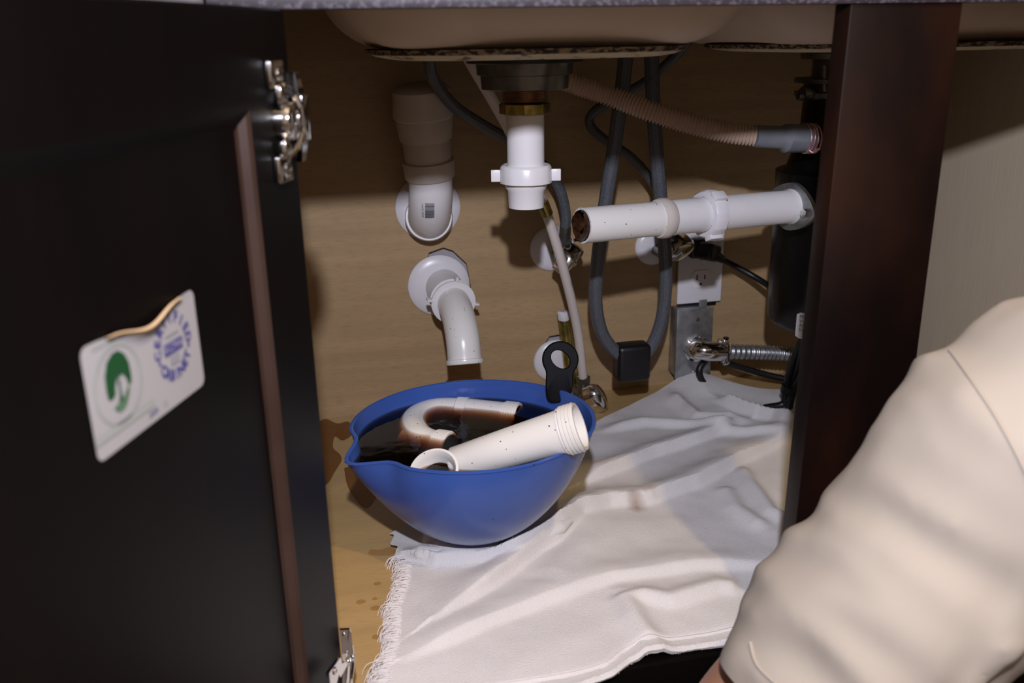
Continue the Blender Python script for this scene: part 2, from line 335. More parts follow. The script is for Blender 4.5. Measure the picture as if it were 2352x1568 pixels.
def hinge(zc):
    ax = (DU, DN, Vector((0, 0, 1))); up = Vector((0, 0, 1)); ms = []
    for k in (-1, 1):
        ms.append(bevbox(DH(.026, zc+k*.0285, .0025), (.021, .005, .017), .0018, ax))
        ms.append(lathe(DH(.025, zc+k*.0285, .004), DN, [(0, .0045), (.0022, .0042), (.0032, .002)], 16))
        ms.append(bevbox(DH(.027, zc+k*.0165, .005), (.010, .007, .012), .003, ax))
        ms.append(tube(spl([DH(.02, zc+k*.021, .004), DH(.014, zc+k*.016, .008), DH(.008, zc+k*.009, .009)], 4), .0028, 8))
    ms.append(lathe(DH(.019, zc, 0), DN, [(0, .012), (.006, .0125), (.010, .011), (.0105, .008), (.006, .0075)], 24))
    ms.append(bevbox(DH(.019, zc, .006), (.006, .008, .021), .0015, ax))
    ms.append(bevbox(DH(.003, zc, .005), (.026, .003, .016), .001, ax))
    # leaf screwed to the face frame, a curved strip seen past the door edge
    P2 = []
    for j in range(13): t = -1+2*j/12; P2.append(t)
    V = []; Fc = []
    for j, t in enumerate(P2):
        hw = .0065*(1-.25*t*t); z = zc+t*.0285; off = .001+.003*(1-t*t)
        for (s_, o_) in ((-.012-hw, off), (-.012+hw, off+.001), (-.012+hw, off-.003), (-.012-hw, off-.003)): V.append(DH(s_, z, o_))
    for j in range(12):
        for k in range(4): Fc.append((j*4+k, j*4+(k+1) % 4, j*4+4+(k+1) % 4, j*4+4+k))
    Fc += [(3, 2, 1, 0), (48, 49, 50, 51)]
    ms.append((V, Fc)); ms.append(lathe(DH(-.012, zc+.002, .003), DN, [(0, .0035), (.0025, .003), (.003, .001)], 12))
    ms.append(bevbox(DH(-.006, zc, .003), (.014, .012, .030), .002, ax))
    return join(*ms)
obj('hinge', hinge(.4735), chrome, door, label='shiny chrome hinge at the top of the door')
def low_hinge():
    """bottom hinge: leaf screwed to the frame standing upright, toothed leaf on the door"""
    ms = []
    def dq(x, y, o):
        q = DS(x, y, o); return q
    out = [dq(x, y, .011) for x, y in ((757, 1600), (753, 1545), (756, 1540), (778, 1510), (781, 1512), (782, 1524), (791, 1518), (795, 1521), (794, 1528), (779, 1555), (775, 1548), (762, 1600))]
    ms.append(prism(out, lambda x, y, h: DP(x, y, h), .0095, .0122))
    c = dq(769, 1540, .0122); ms.append(lathe(DP(c[0], c[1], .0122), DN, [(0, .0030), (.0010, .0028), (.0013, .0016), (.0004, .0010)], 16))
    for px_l, y0 in ((((780, 1445), (802, 1444), (804, 1446), (801, 1490), (797, 1525), (789, 1530), (784, 1490)), .004), (((803, 1445), (807, 1452), (810, 1500), (806, 1535), (801, 1556), (797, 1540), (801, 1500), (799, 1475)), -.001)):
        P2 = [PY(x, y, y0) for x, y in px_l]; ms.append(prism([(p.x, p.z) for p in P2], lambda x, y, h, y0=y0: Vector((x, y0+h, y)), -.001, .0016))
    ms.append(tube([PY(790, 1522, .0), PY(786, 1600, .0)], .0055, 16)); ms.append(tube([PY(806, 1480, .002), PY(811, 1520, .0), PY(806, 1565, .0)], .0016, 8))
    for x, y in ((799, 1518), (805, 1517), (811, 1507), (811, 1516)): ms.append(ball(PY(x, y, -.0025), .0016, (1, 1, 1), 12, 8))
    ms.append(ball(PY(791, 1457, .0025), .0016, (1, .6, 1), 12, 8)); ms.append(tube([PY(770, 1590, .0), PY(800, 1560, .002)], .006, 12))
    return join(*ms)
obj('hinge', low_hinge(), chrome, door, label='chrome hinge at the foot of the door')
# sticker on the door panel
def sticker():
    so = -.0066; c4 = [DS(175, 800), DS(445, 665), DS(468, 880), DS(232, 1065)]; s0 = (c4[1][0]+c4[2][0])/2; s1 = (c4[0][0]+c4[3][0])/2; z0 = (c4[2][1]+c4[3][1])/2; z1 = (c4[0][1]+c4[1][1])/2
    n, k = 40, 16; V = []; Fc = []; W = s1-s0; H = z1-z0; r = .0045
    def edge(x):  # rounded corners, top and bottom limits at x (0..1 across)
        d = min(x, 1-x)*W; c = 0 if d > r else r-sqrt(max(0, r*r-(r-d)**2)); return c
    for i in range(n+1):
        x = i/n; x = .5-.5*cos(pi*x); c = edge(x); t = 1-x  # x from the right (near hinge) to left
        dip = .0085*exp(-((x-.50)/.21)**2); lo = z0+c; hi = z1-c-dip
        for j in range(k+1):
            y = j/k; lift = .004*exp(-((x-.48)/.26)**2)*max(0, (y-.88)/.12)**2*.5
            V.append(DP(s0+x*W, lo+(hi-lo)*y, so+lift))
    for i in range(n):
        for j in range(k): b = i*(k+1)+j; Fc.append((b, b+k+1, b+k+2, b+1))
    ms = [(V, Fc)]; mi = [0]
    # curled lip showing the backing
    V = []; Fc = []
    for i in range(21):
        x = .16+.66*i/20; a_ = .0034*sin(pi*i/20); dip = .0085*exp(-((x-.50)/.21)**2); zt = z1-dip; lf = .002*exp(-((x-.48)/.26)**2)
        V += [DP(s0+x*W, zt+.0002, so+lf), DP(s0+x*W, zt+a_*.7+.0002, so+lf+.0022), DP(s0+x*W, zt+a_+.0002, so+lf+.001)]
    for i in range(20):
        for j in range(2): b = i*3+j; Fc.append((b, b+3, b+4, b+1))
    ms.append((V, Fc)); mi.append(1)
    o = so+.0004
    def L(cs, cz): return lambda x, y, h: DP(cs-x, cz+y, o+h)
    # green tree badge
    ts, tz = DS(272, 880); f = L(ts, tz); rr = .0165
    def arcband(f, r0, r1, a0, a1, n=28, h=0):
        V = [];
        for i in range(n+1):
            t = radians(a0+(a1-a0)*i/n); V += [f(r0*cos(t), r0*sin(t), h), f(r1*cos(t), r1*sin(t), h)]
        return V, [(2*i, 2*i+2, 2*i+3, 2*i+1) for i in range(n)]
    ms.append(arcband(f, .0175, .0195, 0, 360, 48)); mi.append(3)
    cr = [(x*.0098, .0035+y*.0105) for x, y in [(-1.05, -.35), (-1.0, .3), (-.7, .85), (-.2, 1.1), (.3, 1.1), (.75, .8), (1.02, .3), (1.05, -.3), (.95, -.65), (.72, -.62), (.62, -.3), (.4, -.02), (.1, .05), (-.2, -.1), (-.35, -.4), (-.4, -.72), (-.75, -.85), (-1.0, -.75)]]
    ms.append(([f(x, y, 0) for x, y in cr], [tuple(range(len(cr)))])); mi.append(2)
    tr = [(x*.001, y*.001) for x, y in [(-1.2, 2), (-.6, -2), (-.9, -6), (-3, -9), (2.5, -9), (1, -6), (.7, -2), (.9, 2), (.1, .8)]]
    ms.append(([f(x, y, 0) for x, y in tr], [tuple(range(len(tr)))])); mi.append(2)
    for q in ((-1, 3.8), (1.2, 4.2), (0, 2.2)): ms.append(arcband(L(ts-q[0]*.001, tz+q[1]*.001), .0008, .0013, 0, 360, 12)); mi.append(6)
    hs = [(x*.001, y*.001) for x, y in [(-6.5, -9.6), (-4.5, -9.2), (-1, -8.2), (2, -7.4), (4.6, -5.4), (7.8, -2.6), (7.2, -6.2), (4.8, -10), (1.8, -12.6), (-1.8, -13.2), (-4.6, -12.2)]]
    ms.append(([f(x, y, .00005) for x, y in hs], [tuple(range(len(hs)))])); mi.append(6)
    # blue seal with ring lettering
    bs, bz = DS(397, 795); g = L(bs, bz)
    def ringtext(word, r, a0, a1, size, flip=False):
        for i, ch in enumerate(word):
            t = radians(a0+(a1-a0)*(i+.5)/len(word)); an = t-pi/2 if not flip else t+pi/2
            fx = lambda x, y, h, t=t, an=an: g(r*cos(t)+x*cos(an)-y*sin(an), r*sin(t)+x*sin(an)+y*cos(an), h)
            ms.append(text(ch, size, fx, bold=.00028)); mi.append(4)
    ringtext('CERTIFIED', .0150, 192, -10, .0078); ringtext('CABINET', .0150, 208, 334, .0078, True)
    for a_ in (198, 345): ms.append(arcband(L(bs-.0152*cos(radians(a_)), bz+.0152*sin(radians(a_))), 0, .0012, 0, 360, 8)); mi.append(4)
    ms.append(([g(x, y, 0) for x, y in rrect(.0185, .0062, .0012)], [tuple(range(24))])); mi.append(4)
    ms.append(text('KCMA', .0062, g, h=.0001)); mi.append(0)
    ms.append(([g(x, y, 0) for x, y in rrect(.013, .0012, .0004, cy=.0065)], [tuple(range(24))])); mi.append(5)
    ms.append(([g(x, y, 0) for x, y in rrect(.009, .005, .001, cy=-.0068)], [tuple(range(24))])); mi.append(5)
    ps, pz = DS(290, 968); ms.append(([L(ps, pz)(x, y, 0) for x, y in rrect(.050, .0042, .001)], [tuple(range(24))])); mi.append(3)
    ps, pz = DS(215, 800); ms.append(([L(ps-.008, pz)(x, y, 0) for x, y in rrect(.020, .0018, .0005)], [tuple(range(24))])); mi.append(3)
    ps, pz = DS(352, 948); ms.append(text('2009', .0042, L(ps, pz))); mi.append(4)
    ps, pz = DS(378, 928); ms.append(text('12', .0042, L(ps, pz))); mi.append(5)
    # fix winding towards the viewer is irrelevant (two sided)
    return join(*ms, mi=mi)
obj('sticker', sticker(), [paper, paperedge, green, greenl, blue, greyp, greenm], door, smooth=False, label='white rectangular sticker with green tree and blue ring seal, top edge peeling')
# ------------------------------------------------------------ sink
sink = thing('kitchen_sink', (.43, .32, .70), 'cream enamelled double bowl sink hanging under the countertop, dirty bottom edges', 'sink')
def bowl_mesh(x0, x1, y0, y1, zt, zb, r, tilt=0):
    """rounded rectangular basin; seen from below"""
    n = 12; V = []; lv = []
    cx, cy, w, h = (x0+x1)/2, (y0+y1)/2, x1-x0, y1-y0
    prof = [(zt, 0)]+[(zb+r-r*sin(radians(a)), r-r*cos(radians(a))) for a in range(0, 91, 10)]
    for z, ins in prof:
        rr = rrect(w-2*ins, h-2*ins, max(.01, .085-ins*.6), n, cx, cy); V += [Vector((x, y, z)) for x, y in rr]
    m = len(rr); Fc = []
    for i in range(len(prof)-1):
        for k in range(m): Fc.append((i*m+k, (i*m+m+k), i*m+m+(k+1) % m, i*m+(k+1) % m))
    Fc.append(tuple((len(prof)-1)*m+k for k in range(m)))
    return V, Fc
def pad_mesh(cx, cy, w, h, z1, z0):
    V = []; S = 64; prof = [(z1, 1.0, 1), (z1-.0035, .995, 1), (z1-.0045, .985, 0), ((z1+z0)/2, .97, 0), (z0+.002, .93, 0), (z0, .85, 0)]; Fc = []; mi = []
    for z, k, g in prof:
        for i in range(S):
            t = 2*pi*i/S; c, s = cos(t), sin(t); e = 2/3.0
            V.append(Vector((cx+w/2*k*abs(c)**e*(1 if c > 0 else -1), cy+h/2*k*abs(s)**e*(1 if s > 0 else -1), z)))
    for j in range(len(prof)-1):
        for i in range(S): Fc.append((j*S+i, j*S+(i+1) % S, (j+1)*S+(i+1) % S, (j+1)*S+i)); mi.append(prof[j][2])
    Fc.append(tuple((len(prof)-1)*S+i for i in range(S))); mi.append(0); return V, Fc, mi
obj('basin', bowl_mesh(.028, .395, .075, .50, .700, .512, .07), china, sink, label='left basin above the drain')
obj('basin', bowl_mesh(.405, .80, .115, .52, .700, .510, .07), china, sink, label='right basin above the disposal unit')
obj('bottom_pad', pad_mesh(.212, .285, .29, .35, .5125, .5035), [padm, grime], sink)
obj('bottom_pad', pad_mesh(.625, .32, .34, .34, .5105, .5025), [padm, grime], sink)
# ------------------------------------------------------------ sink drain
dc = PY(1208, 400, .32); DX, DY_ = dc.x, .32
def zy(py, px=1208, Y=.32): return PY(px, py, Y).z
dr = thing('sink_drain', (DX, DY_, zy(475)), 'drain under the left basin with white tailpiece and winged nut, open at its end', 'drain')
o0 = (DX, DY_, 0); UPV = (0, 0, 1)
def zl(prof, **k): return lathe(o0, UPV, prof, **k)
obj('gasket', zl([(.4968, .050), (.4968, .058), (.4975, .0595), (.5030, .0595), (.5036, .057)]), blackp, dr)
zr0, zr1, zr2 = zy(205), zy(172), zy(150)
obj('lock_nut', zl([(zr0, .040), (zr0+.001, .0445), (zr1, .0455), (zr1+.001, .049), (zr2-.001, .0495), (.4967, .05)], flute=lambda th, t: 1+.012*(cos(10*th) > .6)), steel, dr)
thr = []; zz = zr0-.0125
while zz < zr0+.001: thr += [(zz, .0225), (zz+.0008, .0238), (zz+.0016, .0225)]; zz += .0016
obj('threaded_collar', zl(thr), copper, dr)
zb0, zb1 = zy(262), zy(236)
obj('brass_nut', zl([(zb0, .0235), (zb0+.001, .0262), (zb1-.001, .0262), (zb1, .024)], seg=48, flute=lambda th, t: .955/max(cos(((th+.25) % (pi/4))-pi/8), .9)), brass, dr)
ze = zy(475); zn0, zn1 = zy(420), zy(380)
def pipe(z0, z1, r, t=.0022): return zl([(z1, r-t), (z0, r-t), (z0-.0003, r-t*.6), (z0, r), (z1, r)], cap=False)
obj('tailpiece', pipe(zn1-.004, zb0+.002, .0196), pvc, dr)
obj('coupling', zl([(zn0, .018), (ze, .0165), (ze-.0004, .0178), (ze, .0188), (zn0-.008, .0196), (zn0-.004, .0222), (zn0+.002, .0225)], cap=False), pvc, dr)
wn = [zl([(zn0, .0245), (zn0+.0008, .0275), (zn1-.002, .0272), (zn1, .0262), (zn1+.0012, .024), (zn1, .0205)], flute=lambda th, t: 1+.018*(cos(8*th+.4) > .75))]
for s in (-1, 1): wn.append(bevbox((DX+s*.0315*.977, DY_-s*.0315*.21, (zn0+zn1)/2-.001), (.011, .0045, .0125), .0008, (Vector((.977, -.21, 0)), Vector((.21, .977, 0)), Vector((0, 0, 1)))))
obj('slip_nut', join(*wn), pvc, dr, label='white winged slip nut')
# ------------------------------------------------------------ stack with cap and wall elbow
sA, sB = PY(966, 200, .55), PY(989, 420, .565)
st = thing('vent_stack', PY(984, 480, .62), 'capped white drain vent with a barcode elbow entering the back panel, upper left', 'pipe')
axS = (sA-sB); LS = axS.length; axS.normalize()
def fpx(py): return ((420-py)/220.0)*LS
obj('vent_cap', lathe(sB, axS, [(fpx(268), .036), (fpx(264), .0385), (fpx(258), .0387), (fpx(250), .0378), (fpx(205), .036), (fpx(196), .031), (fpx(193), .020), (fpx(192), .001)], 48), pvcgrey, st)
obj('adapter', lathe(sB, axS, [(fpx(367), .0298), (fpx(360), .0302), (fpx(325), .0308), (fpx(322), .0298), (fpx(319), .0298), (fpx(316), .0335), (fpx(272), .0368), (fpx(266), .0355)], 48), pvcgrey, st)
obj('hub', lathe(sB, axS, [(fpx(408), .0305), (fpx(404), .0325), (fpx(372), .0338), (fpx(366), .0335), (fpx(364), .030)], 48), pvcgrey, st)
ep = spl([sB+axS*fpx(404), sB+axS*.0, PY(988, 462, .572), PY(986, 492, .59), PY(984, 500, .615), PY(984, 498, .646)], 8)
obj('elbow', tube(ep, .0285, 40), pvc, st, label='white elbow with a printed barcode')
obj('elbow_hub', tube([PY(985, 499, .603), PY(985, 499, .606), PY(984, 499, .632)], [.031, .0325, .0325], 40), pvc, st)
e1 = PY(983, 476, .6345)
def escut(c, r, name, par, col=white, split=False):
    f = (lambda th, t: 1) ;
    p = lathe(c, (0, -1, 0), [(0, r), (.0015, r*.995), (.004, r*.93), (.0065, r*.72), (.0075, r*.5), (.008, r*.42)], 48)
    return obj(name, p, col, par)
escut(e1, .0455, 'escutcheon', st)
# barcode on the elbow front
bc = []; cyc = PY(989, 450, .57); rr_ = .0288
def cylpatch(c, r, a0, a1, z0, z1, n=5):
    V = []
    for i in range(n+1):
        t = radians(a0+(a1-a0)*i/n); V += [Vector((c.x+r*cos(t), c.y+r*sin(t), z0)), Vector((c.x+r*cos(t), c.y+r*sin(t), z1))]
    return V, [(2*i, 2*i+2, 2*i+3, 2*i+1) for i in range(n)]
zt_, zb_ = PY(987, 443, .545).z, PY(987, 497, .545).z; zz = zt_
random.seed(3)
while zz > zb_:
    h = random.choice((.0006, .0009, .0014, .002)); p = cylpatch(cyc, rr_+.0001, 248, 272, zz-h, zz)
    k = (zt_-zz)/(zt_-zb_); off = Vector((-.0008*k, -.0008+.004*k*k, 0)); bc.append(([v+off for v in p[0]], p[1])); zz -= h+random.choice((.0005, .0008))
def tf(x, y, h): t = radians(240); zq = (zt_+zb_)/2+x; k = (zt_-zq)/(zt_-zb_); return Vector((cyc.x+(rr_+.0002)*cos(t)+y*.8, cyc.y+(rr_+.0002)*sin(t)-y*.4-.0008+.004*k*k, zq))
bc.append(text('PVC DWV 90 ELL', .0042, tf))
obj('barcode', join(*bc), greyp if False else mat('faded_ink', (.10, .10, .11), .6), st, smooth=False)
# ------------------------------------------------------------ trap arm
ta = thing('wall_drain_pipe', PY(1012, 652, .63), 'white speckled pipe bending down out of the torn wall hole above the bowl', 'pipe')
escut(PY(1008, 655, .6335), .0445, 'escutcheon', ta)
n0, n1 = PY(1015, 652, .64), PY(1040, 692, .565); axn = (n1-n0).normalized(); Ln = (n1-n0).length
obj('wall_tube', lathe(n0, axn, [(0, .026), (Ln*.5, .0265), (Ln*.78, .0265), (Ln*.8, .0245), (Ln, .0245)], 40), pvc, ta)
nt_ = [lathe(n0+axn*(Ln*.86), axn, [(0, .0262), (.0004, .0295), (.0035, .030), (.004, .0272), (.013, .0272), (.0135, .0305), (.0165, .0305), (.017, .0215)], 48)]
refn = Vector((1, 0, 0)); rn = (refn-axn*refn.dot(axn)).normalized(); bn = axn.cross(rn)
for a_ in (0, 90, 180, 270):
    d = rn*cos(radians(a_-10))+bn*sin(radians(a_-10)); q = n0+axn*(Ln*.86+.011)+d*.0325
    nt_.append(bevbox(q, (.008, .003, .013), .0008, (d, axn.cross(d), axn)))
obj('slip_nut', join(*nt_), pvc, ta)
tp = spl([n0+axn*(Ln*.9), PY(1046, 706, .545), PY(1056, 740, .515), PY(1063, 780, .495), PY(1067, 826, .485)], 8)
obj('bend', tube(tp, .0222, 36), pvcs, ta, label='downturned outlet splashed with black specks')
dd = (tp[-1]-tp[-3]).normalized()
obj('end_bead', lathe(tp[-1]-dd*.001, dd, [(0, .0222), (.001, .0244), (.005, .0250), (.0068, .0240), (.0073, .0205), (-.02, .0195)], 36, cap=False), pvcs, ta)
# ------------------------------------------------------------ disposal drain pipe
A, B = PY(1336, 518, .30), PY(1818, 474, .375); ax = (B-A); L = ax.length; ax.normalize()
dp = thing('disposal_drain_pipe', A, 'long horizontal white drain pipe jutting left from the black disposal unit, open dirty end', 'pipe')
R_ = .0192
obj('pipe', lathe(A, ax, [(L*.5, R_-.0022), (.0, R_-.0022), (0, R_), (L*.33, R_), (L*.34, R_)], 48, cap=False), pvcs, dp)
obj('pipe_lining', lathe(A, ax, [(.0005, R_-.0024), (L*.4, R_-.0024), (L*.41, .001)], 32, cap=False), pvcin, dp, label='brown stained inside of the pipe')
def ragged(th, t): return 1+.1*noise.noise(Vector((th*2.2, t*90, 3)))
sl = []
V = []; Fc = []
for i in range(9):
    for k in range(14):
        th = radians(150+k*13); t = -.011*abs(noise.noise(Vector((k*.45, 1.7, 0))))*2.2*(1 if i < 4 else .8)*(4-min(i, 4))/4 if i < 4 else (i-4)*.006
        pass
def sludge_mesh():
    V = []; Fc = []; n = Vector((0, 0, 1)); n = (n-ax*n.dot(ax)).normalized(); b = ax.cross(n); K = 40
    for i in range(8):
        for k in range(K+1):
            th = 2*pi*k/K; far = max(0, cos(th-radians(118)))
            out = -(.003+.010*far**.6)*(.6+.8*abs(noise.noise(Vector((cos(th)*3, sin(th)*3, .5)))))
            t = out+(i/7)*(.03-out); r = (R_-.0026)*(1-.10*abs(noise.noise(Vector((cos(th)*4, sin(th)*4, i*.8)))))
            V.append(A+ax*t+(n*cos(th)+b*sin(th))*r)
    for i in range(7):
        for k in range(K): q = i*(K+1)+k; Fc.append((q, q+1, q+K+2, q+K+1))
    return V, Fc
obj('sludge', sludge_mesh(), sludge, dp, label='wet black sludge lining the open end')
obj('collar', lathe(A, ax, [(L*.33, R_-.001), (L*.332, R_+.0020), (L*.345, R_+.0034), (L*.37, R_+.0034), (L*.385, R_+.001), (L*.385, R_-.001)], 48, cap=False), pvcgrey, dp)
obj('pipe_sleeve', lathe(A, ax, [(L*.36, R_+.0004), (L*.55, R_+.0008), (L*.60, R_+.0008)], 48, cap=False), pvc, dp)
obj('outer_pipe', lathe(A, ax, [(L*.56, R_+.0012), (L*.97, R_+.0006), (L*.985, R_+.002), (L, R_+.003), (L+.004, R_+.002)], 48), pvc, dp)
sn = [lathe(A, ax, [(L*.545, R_+.001), (L*.546, R_+.0062), (L*.556, R_+.0082), (L*.60, R_+.0078), (L*.605, R_+.0055), (L*.606, R_+.001)], 72, cap=False, flute=lambda th, t: 1+.025*(cos(9*th) > .82))]
na = Vector((0, 0, 1)); na = (na-ax*na.dot(ax)).normalized(); nb = ax.cross(na)
for a_ in (35, 155, 275):
    d = na*cos(radians(a_))+nb*sin(radians(a_)); sn.append(bevbox(A+ax*(L*.575)+d*(R_+.0085), (.006, .012, .017), .001, (d, ax.cross(d), ax)))
obj('slip_nut', join(*sn), white, dp, label='ribbed white slip nut on the drain pipe')
# diamond flange with two bolts
Cf = A+ax*(L-.001); fo = []
fd = Vector((ax.y, -ax.x, -.12)).normalized(); fd = (fd-ax*fd.dot(ax)).normalized(); fe = ax.cross(fd)
for i in range(40):
    t = 2*pi*i/40; fo.append((.0290*abs(cos(t))**1.3*(1 if cos(t) > 0 else -1), .0410*abs(sin(t))**1.3*(1 if sin(t) > 0 else -1)))
obj('flange', prism(fo, lambda x, y, h: Cf+fe*x+fd*y+ax*h, -.002, .004), galv, dp, label='diamond shaped metal flange')
for s in (-1, 1): obj('bolt', lathe(Cf+fd*(s*.0285)+fe*(-.0)-ax*.008, ax, [(0, .003), (.0004, .0048), (.006, .0048), (.0062, .0065), (.0075, .0065)], 24, flute=lambda th, t: 1 if t > .006 else .93/max(cos((th % (pi/3))-pi/6), .8)), chrome, dp)
# ------------------------------------------------------------ garbage disposal
gx, gy = .657, .425
gd = thing('garbage_disposal', (gx, gy, .15), 'black garbage disposal unit hanging behind the centre post', 'disposal')
G = (gx, gy, 0)
obj('motor_housing', lathe(G, UPV, [(.150, .030), (.150, .055), (.153, .063), (.162, .0695), (.20, .0705), (.33, .0715), (.355, .0725), (.3565, .070)], 64), blackm, gd)
obj('grind_chamber', lathe(G, UPV, [(.3565, .066), (.360, .060), (.385, .052), (.40, .047), (.455, .045)], 48), blackm, gd)
obj('mounting_ring', join(lathe(G, UPV, [(.445, .046), (.446, .056), (.452, .057), (.453, .048), (.462, .046), (.463, .058), (.468, .058), (.469, .045)], 48),
    lathe(PY(1842, 215, .41), (1, .1, 0), [(0, .001), (0, .008), (.006, .010), (.012, .009), (.013, .006), (.03, .006)], 20), bevbox(PY(1862, 222, .41), (.035, .01, .008), .002), tube(pts((1893, 150, .40), (1893, 210, .40)), .0035, 10)), steel, gd)
obj('neck', lathe(G, UPV, [(.455, .038), (.49, .038), (.491, .052), (.497, .053), (.5015, .050)], 40), steel, gd)
obj('inlet', tube(pts((1935, 316, .42), (1885, 318, .385), (1864, 318, .378)), [.014, .013, .0115], 24), blackp, gd)
def cylhit(px, py, r):
    d = ray(px, py); o = CAM-Vector((gx, gy, 0)); a_ = d.x**2+d.y**2; b_ = 2*(o.x*d.x+o.y*d.y); c_ = o.x**2+o.y**2-r*r
    t = (-b_-sqrt(b_*b_-4*a_*c_))/(2*a_); return CAM+d*t
h1, h2 = cylhit(1831, 716, .0705), cylhit(1826, 775, .0705); a1 = math.degrees(atan2(h1.y-gy, h1.x-gx))
lb = []; V = []; Fc = []
zc_ = (h1.z+h2.z)/2; lh = h1.z-h2.z; lw = 34
def LBL(x, y, h): t = radians(a1+x/.0708*57.3); return Vector((gx+(.0707+h)*cos(t), gy+(.0707+h)*sin(t), zc_+y))
for i in range(9): V += [LBL(.040*i/8, -lh/2+(.003 if i in (0, 8) else 0), 0), LBL(.040*i/8, lh/2-(.003 if i in (0, 8) else 0), 0)]
lb.append((V, [(2*i, 2*i+2, 2*i+3, 2*i+1) for i in range(8)])); mi = [0]
for k, s in enumerate(('MODEL', 'VOLTS', 'AMPS', 'S/N  F')):
    lb.append(text(s, .0062, lambda x, y, h, k=k: LBL(.004+x, y+lh/2-.0055-k*.0058, .0002), 'LEFT')); mi.append(1)
lb.append(([LBL(x, y, .0002) for x, y in rrect(.009, .007, .001, cx=.014, cy=-lh/2+.0085)], [tuple(range(24))])); mi.append(1)
lb.append(([LBL(x, y, .0004) for x, y in rrect(.0078, .0058, .001, cx=.014, cy=-lh/2+.0085)], [tuple(range(24))])); mi.append(0)
obj('rating_label', join(*lb, mi=mi), [white, black], gd, smooth=False, label='small white rating label with printed lines')
# ------------------------------------------------------------ dishwasher hose
hp = spl(pts((1215, 160, .44), (1300, 186, .435), (1400, 220, .43), (1500, 258, .405), (1600, 288, .39), (1680, 306, .38), (1748, 313, .372)), 40)
dh = thing('corrugated_hose', hp[-1], 'cream corrugated hose running across under the sink to the disposal unit', 'hose')
rr = [.0112+.0016*sin(i*2*pi/2.9) for i in range(len(hp))]
tot = []; acc = 0
P_ = [hp[0]]
for i in range(1, len(hp)):
    P_.append(hp[i])
Ls = sum((hp[i]-hp[i-1]).length for i in range(1, len(hp))); NS = 420; Q = []; j = 0; acc = 0
cum = [0]
for i in range(1, len(hp)): cum.append(cum[-1]+(hp[i]-hp[i-1]).length)
for k in range(NS+1):
    t = Ls*k/NS
    while j < len(cum)-2 and cum[j+1] < t: j += 1
    f = (t-cum[j])/(cum[j+1]-cum[j]); Q.append(hp[j].lerp(hp[j+1], f))
obj('hose', tube(Q, [.0108+.0016*cos(2*pi*k/6) for k in range(NS+1)], 18), ribhose, dh)
obj('rubber_connector', tube(pts((1732, 313, .372), (1738, 313, .372), (1795, 316, .374), (1803, 318, .374), (1862, 318, .378), (1866, 318, .378)), [.0118, .0128, .0130, .0165, .0165, .015], 28), rubber, dh, label='grey rubber connector')
cw = []
for k, q in enumerate(((1852, 1.5), (1858, -1.2), (1864, .8), (1871, 2))):
    c = PY(q[0]-4, 318, .377); P_ = []
    axx = Vector((.985, -.05+.05*k, .03*q[1])).normalized(); nn = Vector((0, 0, 1)); nn = (nn-axx*nn.dot(axx)).normalized(); b = axx.cross(nn)
    for i in range(29): t = 2*pi*i/28; P_.append(c+(nn*cos(t)+b*sin(t))*.0172+axx*(.0007*sin(2*t)))
    cw.append(tube(P_, .0011, 8, cap=False))
cw.append(tube(spl(pts((1858, 345, .365), (1868, 350, .362), (1880, 340, .362), (1884, 343, .362)), 5), .0012, 8))
obj('wire_binding', join(*cw), pinkwire, dh, label='pink wire wound round the hose end')
# ------------------------------------------------------------ hoses
def hose(name, P, r, m, label, cat='hose', seg=16, n=12, ribs=0):
    t = thing(name, P[-1], label, cat); C_ = spl(P, n)
    if ribs:
        base = tube(C_, r, 40, True); Pp, T, N = frames(C_); V = []
        for i, p in enumerate(Pp):
            B = T[i].cross(N[i])
            for k in range(40): a_ = 2*pi*k/40; rr = r*(1+.035*cos(10*a_)); V.append(p+N[i]*(rr*cos(a_))+B*(rr*sin(a_)))
        base = (V, base[1]); obj('hose_body', base, m, t)
    else: obj('hose_body', tube(C_, r, seg), m, t)
    return t
hs1 = hose('supply_hose', pts((985, 95, .46), (987, 150, .47), (1003, 195, .50), (1045, 245, .53), (1110, 288, .55), (1180, 328, .56), (1245, 378, .565), (1283, 430, .57), (1299, 490, .58), (1297, 535, .585)), .0072, hosegrey, 'dark braided supply hose curving behind the drain to the left shut-off valve', ribs=1)
obj('ferrule', tube(pts((1299, 520, .584), (1297, 548, .586)), .0082, 18), steel, hs1)
wt = hose('white_supply_tube', pts((1055, 90, .40), (1085, 150, .41), (1120, 210, .43), (1165, 290, .46), (1210, 385, .49), (1252, 480, .51), (1292, 610, .525), (1325, 750, .558), (1339, 865, .583)), .0066, mat('cream_tube', (.60, .53, .48), .4, var=.05), 'thin white plastic water tube slanting down to the lowest valve', seg=20)
q0 = spl(pts((1246, 465, .507), (1250, 474, .5085), (1257, 492, .5115)), 3); obj('ferrule', tube(q0, .0078, 18), brass, wt)
fh = hose('faucet_hose', pts((1440, 90, .45), (1432, 180, .455), (1412, 330, .465), (1391, 465, .475), (1374, 590, .485), (1368, 690, .495), (1383, 765, .505), (1420, 812, .51), (1455, 828, .512), (1492, 800, .51), (1518, 740, .508), (1529, 660, .505), (1527, 570, .50), (1516, 440, .49), (1502, 270, .475), (1495, 90, .46)), .0088, hosegrey, 'grey ribbed faucet hose hanging in a long loop with a black weight', ribs=1)
wc = PY(1451, 829, .512)
obj('hose_weight', bevbox(wc, (.0485, .030, .0535), .007, seg=4), blackp, fh, label='black block weight clipped to the bottom of the loop')
